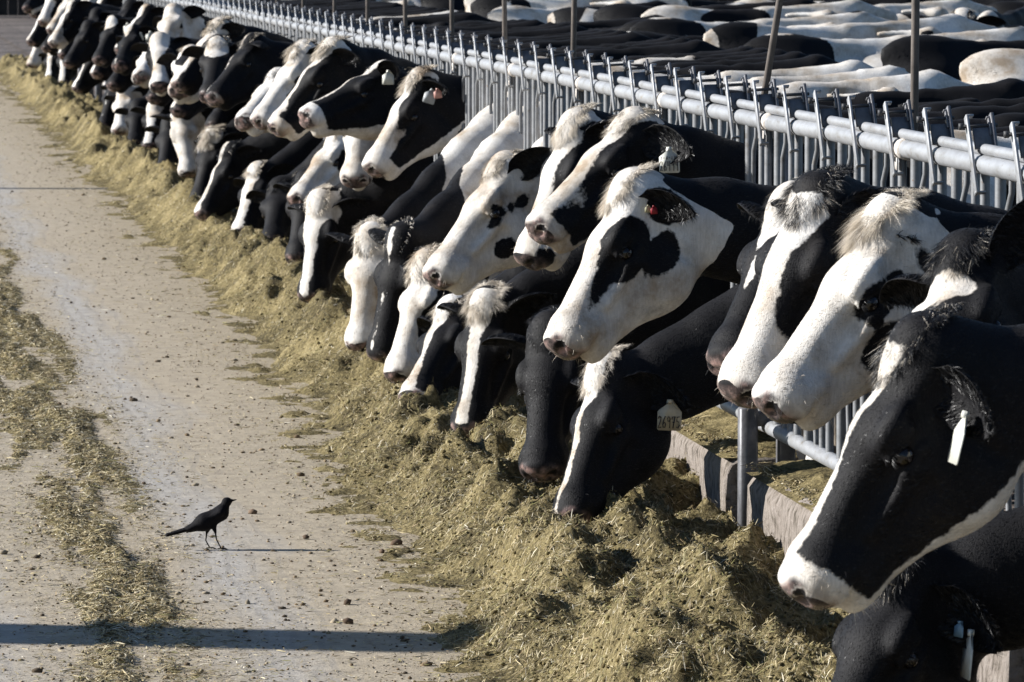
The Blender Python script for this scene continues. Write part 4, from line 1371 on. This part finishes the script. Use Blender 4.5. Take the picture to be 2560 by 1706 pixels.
COWS = [
 # --- nearest group
 B(p=(2292, 778), m=(1972, 1478), X=1.85, f=4, lab="black faced cow nearest the camera, thin white blaze, white muzzle and underjaw",
   blaze=(.06, .045, .014, .014, .03), spots=[(-.02, -.02, 0, .06, .07, 1)], muzzle=.485, jaw=-.275, neck=1, body=.12, ear=(.25, -.62, .6), ear_open=(.4, .35, .5), tuft_tone=.1, tuft_mix=.1,
   tags=[B(t=.12, size=.082, hang=(-.25, 0, -1), turn=(-1.5, .92, 0))]),
 B(p=(2250, 1345), m=(2020, 1950), X=2.08, f=28, lab="black cow with head down at the bottom right corner, blue and white tag edge-on", neck=1, body=.2,
   ear=(.2, -.7, .55), tuft_tone=.1, blaze=None,
   tags=[B(t=.13, size=.085, hang=(-.1, 0, -1), turn=(-1.4, .9, 0)), B(t=.10, size=.028, hang=(-.1, 0, -1), turn=(-.6, .5, 0), mat='blue')]),
 B(p=(2402, 572), m=(2290, 1090), X=2.30, f=30, by=12.8, lab="black faced cow with a small white spot on the forehead, behind the nearest head", neck=1, body=.2,
   spots=[(.14, -.01, -.02, .05, .05, -1)], ear=(-.55, .35, .7), tuft_tone=.1, tuft=1.1),
 B(p=(2228, 478), m=(1900, 1012), X=2.15, f=8, lab="white faced cow with black patches round the eye and cheek, cream forelock", base='w', neck=1, poll_white=None, ear_tone=.08,
   spots=[(.205, -.105, .1, .055, .045, 1), (.27, -.19, .1, .075, .05, 1), (.13, -.12, .1, .03, .025, 1), (.05, -.16, .1, .03, .06, 1), (.24, -.13, .1, .02, .05, 1)],
   ear=(-.9, -.5, .1), ear_size=.18, tuft=1.3, tuft_tone=-.1, tuft_mix=.02, body=.2),
 B(p=(2040, 425), m=(1828, 985), X=2.14, f=34, lab="cow with a wide white blaze between black cheeks and a black and white forelock", neck=1,
   blaze=(.03, .075, .035, .040, .10), muzzle=.46, spots=[(-.03, -.02, 0, .065, .08, 1)], ear=(-.9, -.1, .3), ear_size=.6, tuft=1.15, tuft_tone=.1, tuft_mix=.12, body=.2),
 B(p=(1982, 450), m=(1800, 908), X=2.32, f=30, lab="black nosed cow with white forehead, mostly hidden behind the wide blazed cow", neck=1, blaze=(.08, .08, .01, .0, -.05), body=.1, tuft=.8, tuft_tone=.1),
 B(p=(1572, 418), m=(1378, 868), X=2.07, f=0, lab="cow in profile with white jaw, black eye and cheek patches and a red ear tag", base='w', neck=1, ear_tone=.1,
   spots=[(.20, -.095, .1, .115, .075, 1), (.30, -.085, .1, .10, .03, 1), (.16, -.19, .1, .085, .055, 1), (.03, -.13, .1, .06, .06, 1)],
   ear=(-.1, -.45, .8), tuft=1.1, tuft_tone=-.1, tuft_mix=.02, body=.3,
   tags=[B(t=.05, size=.020, hang=(.1, 0, -1), mat='red'), B(t=.03, size=.018, hang=(.0, 0, -1), mat='cream')]),
 B(p=(1502, 878), m=(1405, 1300), X=2.33, f=14, lab="black cow eating head down with white blaze and a numbered tan ear tag", neck=1,
   blaze=(.07, .055, .015, .010, .014), muzzle=None, ear=(-.15, -.95, .5), ear_size=1.15, tuft=1.1, tuft_tone=-.1, body=-.12,
   tags=[B(t=.17, size=.080, hang=(-.03, 0, -1), text='26975', mat='tan')]),
 B(p=(1372, 775), m=(1345, 1185), X=2.38, f=62, lab="all black cow facing the camera, head down left of the tan tagged cow", neck=1, body=.3, tuft=.6, tuft_tone=.1, tuft_mix=0.0, ear=(-.2, -.1, .6)),
 B(p=(1212, 715), m=(1160, 1080), X=2.38, f=48, lab="cow eating with a long narrow white blaze, just left of the all black cow", neck=1,
   blaze=(.08, .06, .024, .022, .028), tuft=1.2, tuft_tone=-.1, body=.2, ear=(-.4, -.2, .7)),
 B(p=(1128, 735), m=(1018, 1000), X=2.30, f=28, lab="black cheeked cow eating, thin white line down the face to a white nose tip", neck=1, blaze=(.08, .05, .018, .018, .04), muzzle=.52, body=.1, tuft=1.0, tuft_tone=-.1),
 B(p=(1058, 620), m=(978, 945), X=2.33, f=22, lab="white faced cow eating with one big black cheek patch", base='w', spots=[(.24, -.15, .1, .17, .095, 1)], neck=(-.62, -1), neckup=.16, by=25.5, tuft=1.3, tuft_tone=-.1, body=-.1, ear_tone=.1),
 B(p=(992, 560), m=(938, 898), X=2.35, f=42, lab="grey black faced cow eating with a yellow tag, long neck white at the fence", neck=(-.62, -1), neckup=.20, by=26.5, base='b', muzzle=.53, blaze=(.02, .02, .0, .0, .0), body=-.2, tuft=.5, tuft_mix=.4,
   ear=(.1, -.5, .9), tags=[B(t=.11, size=.055, mat='yellow')]),
 B(p=(922, 556), m=(893, 870), X=2.38, f=58, lab="white faced cow eating, dark eye stripe and curly cream forelock, beside the yellow tag", base='w', neck=(-.60, -1), neckup=.22, by=27.5, spots=[(.2, -.1, .1, .10, .035, 1)], body=-.2, tuft=1.2, tuft_tone=-.1, ear_tone=.1, ear=(0, .15, 1)),
 B(p=(1262, 375), m=(1070, 694), X=2.20, f=6, lab="white headed cow in profile with a black square cheek spot and dark eye", base='w', neck=(-.45, 1), ear_tone=.08,
   spots=[(.205, -.10, .1, .022, .035, 1), (.235, -.115, .1, .045, .016, 1), (.29, -.21, .1, .045, .042, 1), (.10, -.155, .1, .035, .022, 1), (.15, -.135, .1, .018, .015, 1)], muzzle=None,
   ear=(-.6, .05, .6), tuft=1.0, tuft_tone=-.1, tuft_mix=.15, body=.15),
 B(p=(1432, 270), m=(1303, 655), X=2.46, f=20, lab="cow with white blaze and pale dark-spotted muzzle behind the numbered white tag cow", neck=1, blaze=(.09, .075, .05, .045, .08), muzzle=.44, tuft=1.1, tuft_tone=-.1, body=.15,
   spots=[(.51, -.10, .06, .035, .04, 1)]),
 B(p=(1592, 265), m=(1328, 570), X=2.34, f=16, lab="black faced cow with pale nose bridge, white lips and numbered white ear tag", neck=1, base='b', blaze=(.09, .07, .05, .055, .07), muzzle=.49, jaw=-.28, body=.25,
   spots=[(.44, -.11, .09, .055, .035, 1)], ear=(-.12, -.50, .85), ear_open=(.5, .3, .6), ear_size=1.1, tuft=1.0, tuft_tone=-.1, tuft_mix=.3,
   tags=[B(t=.125, size=.070, hang=(.03, 0, -1), text='26499', small='1-8-13')]),
 # --- middle group
 B(p=(1048, 166), m=(915, 424), X=2.60, f=8, lab="cow in profile with white forelock and nose, black cheek, pink and grey ear tags", neck=1, blaze=(.10, .06, .05, .07, .10), muzzle=.46, jaw=-.262, body=.2, ear=(0, -.2, 1), tuft=1.3, tuft_tone=-.1,
   tags=[B(t=.11, size=.040, hang=(.15, 0, -1), mat='pink'), B(t=.07, size=.060, hang=(-.3, 0, -1), mat='grey')]),
 B(p=(972, 152), m=(752, 288), X=2.36, f=12, lab="black cow holding its head nearly level, white muzzle and underjaw", neck=1, blaze=(.05, .045, .02, .018, .02), muzzle=.47, jaw=-.262, body=.2, tuft=.7, tuft_tone=.1, ear=(0, .25, 1), tags=[B(t=.09, size=.06)]),
 B(p=(907, 205), m=(884, 452), X=2.66, f=72, lab="narrow white faced cow looking at the camera with dark nostrils, under the level headed cow", base='w', neck=-1, spots=[(.54, -.1, .05, .025, .04, 1)], body=-.1, ear_tone=.1, tuft_tone=-.1),
 B(p=(832, 90), m=(675, 322), X=2.26, f=4, lab="black cow in profile with white forelock and thin white nose bridge", neck=1, blaze=(.11, .08, .03, .035, .06), muzzle=.48, jaw=-.27, body=.2, tuft=1.3, tuft_tone=-.1),
 B(p=(757, 98), m=(634, 306), X=2.38, f=10, lab="cow with shaggy white forehead and dark cheek left of the thin blazed profile", base='w', neck=1, spots=[(.28, -.17, .1, .14, .07, 1)], body=0, tuft=1.3, tuft_tone=-.1, ear_tone=.1),
 B(p=(695, 170), m=(600, 300), X=2.42, f=25, lab="pale nosed cow peering between two raised heads in the middle of the row", base='w', neck=1, spots=[(.1, -.1, .1, .12, .1, 1)], body=.1, tuft_tone=.1),
 B(p=(632, 82), m=(520, 246), X=2.31, f=8, lab="black cow in profile with a dark ear turned forward, middle of the row", neck=1, blaze=(.02, .02, .005, .0, .0), muzzle=.53, body=.2, tuft_tone=.1, ear=(.35, -.1, .8), tuft_mix=.4),
 B(p=(549, 42), m=(432, 215), X=2.24, f=8, lab="cow with white forelock and long white face strip behind a frontal black face", neck=1, blaze=(.11, .1, .06, .05, .06), body=.1, tuft=1.3, tuft_tone=-.1, ear_tone=.1),
 B(p=(545, 85), m=(522, 238), X=2.42, f=70, lab="black frontal face with a white diamond on the forehead", neck=1, spots=[(.1, 0, 0, .10, .1, -1)], body=.1, tuft=.9, tuft_tone=-.1, ear=(0, .1, 1)),
 B(p=(480, 112), m=(444, 222), X=2.36, f=75, lab="cow facing the camera with broad white muzzle, black eye band and a white ear tag", base='w', neck=1, spots=[(.17, -.05, .0, .11, .11, 1), (.53, -.08, .03, .03, .03, 1)], body=.1, ear=(.1, -.1, 1), ear_tone=.1, tags=[B(t=.1, size=.075)]),
 B(p=(397, 78), m=(397, 216), X=2.48, f=72, lab="narrow white faced cow facing the camera, dark sides and nose", neck=1, blaze=(.09, .08, .055, .05, .08), spots=[(.54, -.08, 0, .04, .05, 1)], muzzle=.44, body=.1, tuft_tone=-.1),
 B(p=(375, 108), m=(342, 190), X=2.50, f=30, lab="white faced cow just left of the narrow frontal white face", base='w', neck=1, body=.1, tuft_tone=-.1, ear_tone=.1),
 B(p=(430, 8), m=(402, 120), X=2.62, f=45, lab="curly white polled cow with black ears at the top of the row", base='w', neck=1, body=.1, tuft=1.4, tuft_tone=-.1, ear_tone=.1),
 B(p=(328, 60), m=(291, 165), X=2.45, f=32, lab="black cow with two white ear tags hanging from big ears, upper left", neck=1, body=.2, blaze=(.05, .04, .0, .0, .0), ear=(.2, -.2, 1), tags=[B(t=.12, size=.08), B(t=.02, size=.08, hang=(-.3, 0, -1))]),
 B(p=(282, 35), m=(239, 152), X=2.45, f=25, lab="black muzzled cow with a white forehead flash and one white tag, upper left", neck=1, spots=[(.08, 0, 0, .09, .08, -1)], body=.1, tuft_tone=-.1, ear=(.2, -.2, 1), tags=[B(t=.12, size=.08)]),
 B(p=(240, 18), m=(200, 118), X=2.55, f=35, lab="small black face with pale nose between raised heads, upper left", neck=1, muzzle=.5, body=.2, ear=(.1, -.2, 1)),
 B(p=(218, -28), m=(186, 72), X=2.58, f=20, lab="white and grey faced cow near the top edge, upper left", base='w', neck=1, spots=[(.2, -.17, .1, .12, .07, 1)], body=.1, tuft_tone=-.1),
 B(p=(182, -2), m=(124, 110), X=2.24, f=8, lab="black eyed cow with broad white muzzle in profile, upper left", neck=1, blaze=(.06, .06, .05, .06, .08), muzzle=.42, body=.1, tuft_tone=-.1),
 B(p=(176, -25), m=(120, 78), X=2.40, f=8, lab="cow with white face edge just behind the broad white muzzle, upper left", neck=1, base='w', body=.1, tuft_tone=-.1),
 B(p=(138, -48), m=(99, 58), X=2.33, f=10, lab="second cow from the left at the top, white nose bridge and dark cheek", neck=1, blaze=(.09, .09, .09, .09, .1), muzzle=.45, body=.1),
 B(p=(102, -52), m=(60, 22), X=2.42, f=5, lab="leftmost raised head at the very top, black with pale lips", neck=1, jaw=-.24, muzzle=.54, body=.2),
 # --- eating, far left
 B(p=(104, 70), m=(70, 165), X=2.66, f=15, lab="leftmost cow eating, white face with grey cheek", base='w', neck=1, spots=[(.3, -.2, .1, .14, .05, 1)], body=.1, tuft_tone=-.1),
 B(p=(128, 112), m=(121, 202), X=2.70, f=45, lab="second cow eating from the left, narrow white edge on a dark face", neck=1, blaze=(.05, .05, .03, .03, .05), body=.1),
 B(p=(160, 110), m=(156, 209), X=2.80, f=55, lab="cow eating with a bright white blaze like a stripe, far left", neck=1, blaze=(.07, .07, .04, .035, .04), body=.1, tuft_tone=-.1),
 B(p=(240, 102), m=(184, 226), X=2.50, f=5, lab="black cow reaching down with a thin white face line, far left", neck=1, blaze=(.05, .04, .025, .025, .05), body=.2),
 B(p=(284, 188), m=(252, 320), X=2.56, f=35, lab="dark grey faced cow eating with speckled forehead, left of a white face", neck=1, body=.2, blaze=(.04, .02, .0, .0, .0)),
 B(p=(307, 212), m=(292, 328), X=2.66, f=45, lab="white faced cow eating, brown shadowed cheek, far left group", base='w', neck=1, spots=[(.25, -.18, .1, .13, .07, 1)], body=.1, tuft_tone=-.1),
 B(p=(342, 245), m=(331, 360), X=2.66, f=60, lab="all dark cow eating between a white face and a blazed face", neck=1, body=.2),
 B(p=(388, 245), m=(369, 368), X=2.74, f=62, lab="blazed cow eating with a white tag on its right, far left group", neck=1, blaze=(.09, .08, .05, .035, .04), body=.1, tuft_tone=-.1, ear=(.1, -.4, .9), tags=[B(t=.1, size=.07)]),
 B(p=(421, 285), m=(405, 432), X=2.58, f=50, lab="black faced cow eating left of the tan shadowed white face", neck=1, body=.2),
 B(p=(452, 262), m=(471, 436), X=2.74, f=78, lab="cow eating with plain white face turned to the camera, small dark eye", base='w', neck=1, body=-.1, tuft_tone=-.1, ear_tone=.1),
 B(p=(527, 318), m=(486, 510), X=2.50, f=35, lab="black faced cow eating with a fluffy white forelock", neck=1, poll_white=.09, body=.1, tuft=1.5, tuft_tone=-.1),
 B(p=(574, 352), m=(494, 540), X=2.40, f=12, lab="large black cow eating in profile with a thin white nose line", neck=1, blaze=(.03, .03, .015, .02, .04), body=.2, tuft_tone=.1),
 B(p=(640, 402), m=(592, 586), X=2.50, f=30, lab="black cow eating with white blaze down to the feed, left of the grey face", neck=1, blaze=(.06, .06, .045, .04, .05), body=.2, tuft_tone=-.1),
 B(p=(697, 440), m=(673, 603), X=2.64, f=58, lab="grey dark faced cow eating between two blazed cows", neck=1, body=.2, tuft_tone=.1),
 B(p=(850, 315), m=(728, 500), X=2.56, f=15, lab="white faced cow with black cheek patch reaching down behind the big blazed eater", base='w', neck=1, spots=[(.15, -.15, .1, .09, .08, 1)], body=.1, tuft_tone=-.1, ear_tone=.1),
 B(p=(762, 420), m=(737, 648), X=2.60, f=50, lab="dark faced cow eating, half hidden left of the big blazed eater", neck=1, body=.2),
 B(p=(792, 472), m=(766, 748), X=2.42, f=42, lab="big black cow eating with a forked white blaze, centre left", neck=1, blaze=(.10, .10, .05, .03, .03), body=.2, tuft_tone=-.1),
]
MATS = dict(grey=simple('tag_grey_plastic', (0.30, 0.32, 0.33), 0.4, 0, 0.12, 60), cream=simple('tag_cream_plastic', (0.40, 0.38, 0.24), 0.4, 0, 0.12, 60), blue=TAG_BLUE, red=TAG_RED, yellow=TAG_YELLOW, pink=TAG_PINK, tan=simple("tag_tan_plastic", (0.50, 0.43, 0.30), 0.4, 0, 0.12, 60))
FILLH = [(52, 2.55), (56.5, 2.6), (61, 2.5), (65, 2.6), (69, 2.55), (73, 2.5), (48, 2.7), (44.5, 2.7), (41, 2.75)]
for j, (y, x) in enumerate(FILLH):
    pp = project((x + .12, y, 1.22)); mm = project((x - .13, y - .08, .74))
    COWS.append(B(p=pp, m=mm, X=x - .13, f=15, neck=1, body=.1, tuft_tone=.1, fill=True, blaze=(.03, .03, .02, .02, .03) if j % 2 else None,
                  lab="dark cow behind the others at the far part of the fence, barely visible between heads"))
for j, (y, x) in enumerate([(50.5, 2.95), (54.3, 2.9), (58.5, 2.95), (63, 2.9), (67, 2.95), (71, 2.9), (75, 2.95), (79, 2.9)]):
    pp = project((x, y, 1.47)); mm = project((x - .30, y - .12, 1.02))
    COWS.append(B(p=pp, m=mm, X=x - .30, f=18, neck=1, body=.1, tuft_tone=(-.1 if j % 3 == 0 else .1), fill=True, blaze=(.06, .05, .03, .02, .03) if j % 2 else None,
                  lab="raised dark head at the far part of the fence, half hidden behind nearer heads"))
HL = .60
for c in COWS:
    M = on_x(*c['m'], c['X']); d = ray(*c['p'])
    b = (M - CAM) @ d; disc = HL ** 2 - (((M - CAM) @ (M - CAM)) - b * b)
    if disc > 0:
        t = b + math.sqrt(disc); s = 1.0
    else:
        t = b; s = min(1.15, math.sqrt(((M - CAM) @ (M - CAM)) - b * b) / HL)
    Pp = CAM + d * t
    c['P'], c['M'], c['s'] = Pp, M, s
order = sorted(COWS, key=lambda c: c['P'][1])
order = sorted(order, key=lambda c: c.get('by', c['P'][1] + .12))
yb = np.array([c.get('by', c['P'][1] + .12) for c in order])
fixed = np.array(['by' in c for c in order])
for it in range(400):
    for i in range(len(yb) - 1):
        g = yb[i + 1] - yb[i]
        if g < .56:
            k = (.56 - g) / 2; yb[i] -= 0 if fixed[i] else k * .5; yb[i + 1] += 0 if fixed[i + 1] else k * .5
DBG = os.environ.get("COWDBG")
for i, c in enumerate(order):
    base = np.array([3.42, yb[i], 0.0])
    dm = nrm(c['M'] - c['P']); ph = math.radians(c['f'])
    hd = np.array([-math.cos(ph), -math.sin(ph), 0])
    ref = np.array([0, 0, 1.0]) + hd * 1.0
    Vw = nrm(ref - (ref @ dm) * dm)
    aa = math.atan2(.052, .555)          # the nose tip lies a little below the head's own axis
    Uw, Vw = dm * math.cos(aa) + Vw * math.sin(aa), Vw * math.cos(aa) - dm * math.sin(aa)
    dist = c['P'][1]
    fine = .0075 if dist < 17.5 else (.009 if dist < 24 else (.013 if dist < 34 else .02))
    ql = 2 if dist < 23.5 else (1 if dist < 45 else 0)
    hs = c['s']
    H = c['P'] - base + Uw * .045 * c['s']
    if os.environ.get("LOWQ"): ql = min(ql, 1); fine = max(fine, .013)
    for tg in c.get('tags', []):
        if isinstance(tg.get('mat'), str): tg['mat'] = MATS[tg['mat']]
    if DBG: print("COW", i, "Y %.1f yb %.1f z %.2f/%.2f s %.2f X %.2f" % (c['P'][1], yb[i], c['P'][2], c['M'][2], c['s'], c['P'][0]), c['lab'][:40], 'poll px %.0f %.0f muzzle px %.0f %.0f' % (*project(c['P']), *project(c['M'])), 'W', )
    o = make_cow("cow", base, H, Uw, Vw, hs, fine, c, 100 + i * 7, ql)
    tag(o, c['lab'], "cow", "cows feeding through the headlock fence")

# ------------------------------------------------------------------ cows standing in the pen behind
def tree_copy(src):
    r = src.copy(); COL.objects.link(r)
    for ch in src.children:
        k = ch.copy(); COL.objects.link(k); k.parent = r
        for g in ch.children:
            q = g.copy(); COL.objects.link(q); q.parent = k
    return r


def tmpl(seed, up, body, **kw):
    H = np.array([-.55, .0, 1.48 if up else 1.02]); U_ = nrm(np.array([-.8, 0, -.6]) if up else np.array([-.55, 0, -.85]))
    Vv = nrm(np.array([-.6, 0, .8]) - (np.array([-.6, 0, .8]) @ U_) * U_)
    sp = dict(body=body, tuft=.8, back_coat=1.6, bvar=.42); sp.update(kw)
    return make_cow("cow", np.zeros(3), H, U_, Vv, 1.0, .014, sp, seed, 2)


T = [tmpl(503, False, .06, neck=1), tmpl(522, False, .0, base='w', neck=-1, ear_tone=.1), tmpl(519, False, .0, blaze=(.06, .06, .05, .05, .06)), tmpl(507, True, .05, blaze=(.04, .04, .03, .03, .04)),
     tmpl(526, False, -.05, base='w', ear_tone=.1, spots=[(.2, -.1, .1, .1, .1, 1)]), tmpl(553, False, .0, base='w', ear_tone=.1), tmpl(529, False, .02, blaze=(.05, .05, .02, .02, .05)), tmpl(541, False, .04, neck=1), tmpl(524, False, -.04, neck=-1)]
VARIANT = {0: (0, 7), 1: (1, 5, 8), 2: (2, 6), 3: (3,), 4: (4,)}
kinds = ["black", "mostly white", "black and white patched", "black cow with small white marks", "white cow with black patches"]
ORD = ["first", "second", "third", "fourth", "fifth", "sixth", "seventh", "eighth", "ninth", "tenth", "eleventh", "twelfth", "thirteenth", "fourteenth", "fifteenth", "sixteenth", "seventeenth", "eighteenth", "nineteenth", "twentieth", "twenty-first", "twenty-second", "twenty-third", "twenty-fourth"]
NAMES = ["black cow", "mostly white cow", "black and white patched cow", "black cow with white forehead", "white cow with black patches"]
PEN = []
rgp = np.random.default_rng(31)
for row, (x0, ya, yb_, step, seq, rn) in enumerate(((6.05, 18.4, 62, 2.1, [0, 0, 0, 0, 0, 2, 0, 1, 1, 4, 1, 0, 1, 0, 1, 2, 1, 0, 4, 0, 1, 0, 2, 0], "front row"),
                                                    (8.25, 25.5, 60, 2.9, [0, 0, 0, 2, 0, 1, 1, 4, 1, 2, 1, 0, 1, 0, 2, 0], "middle row"),
                                                    (10.9, 40.0, 64, 3.6, [0, 2, 0, 1, 0, 0, 0], "deepest row"))):
    y, k = ya, 0
    while y < yb_ and k < len(seq):
        if not (row == 1 and 33.5 < y < 44):
            PEN.append((x0 + rgp.uniform(-.35, .35) - (.75 if row == 0 and 32.5 < y < 42 else 0), y, rgp.uniform(-13, 13), seq[k], NAMES[seq[k]] + " in the pen, " + ORD[k] + " from the camera in the " + rn))
        y += step * rgp.uniform(.8, 1.2); k += 1
PEN.append((8.45, 41.8, 66, 3, "black cow with white forehead mark at top right, turned to look at the camera"))
used = set()
for n_, (x, y, rz, k, lb) in enumerate(PEN):
    k = VARIANT[k][n_ % len(VARIANT[k])]
    if k in used: o = tree_copy(T[k])
    else: o = T[k]; used.add(k)
    sc_ = 1.03 + .035 * math.sin(x * 7 + y * 3)
    o.location = (x, y, 0.0); o.rotation_euler = (0, 0, math.radians(rz)); o.scale = (sc_ * 1.12, 1.1 * sc_ * (1 if math.sin(x * 31 + y) > 0 else -1), sc_)
    tag(o, lb, "cow", "cows standing in the pen")
# filler neighbours at the fence whose heads are hidden: their backs show over the rail
FILL = [(3.9, y) for y in np.arange(44, 90, 2.2)]
gaps = []
allY = sorted(list(yb))
yy = 11.0
while yy < 92:
    if min(abs(a - yy) for a in allY) > .95:
        gaps.append(yy); allY.append(yy)
    yy += .25
for j, y in enumerate(gaps):
    k = [0, 2, 3, 1, 0, 4][j % 6]
    o = tree_copy(T[k]); o.location = (4.45 + .25 * math.sin(j * 2.3), y, 0); o.rotation_euler = (0, 0, math.radians(6 * math.sin(j * 1.7)))
    tag(o, "cow standing just behind the feeding row, only its back showing over the rail", "cow", "cows waiting behind the feeding row")

for k in range(len(T)):
    if k not in used:
        for ch in list(T[k].children): bpy.data.objects.remove(ch)
        bpy.data.objects.remove(T[k])
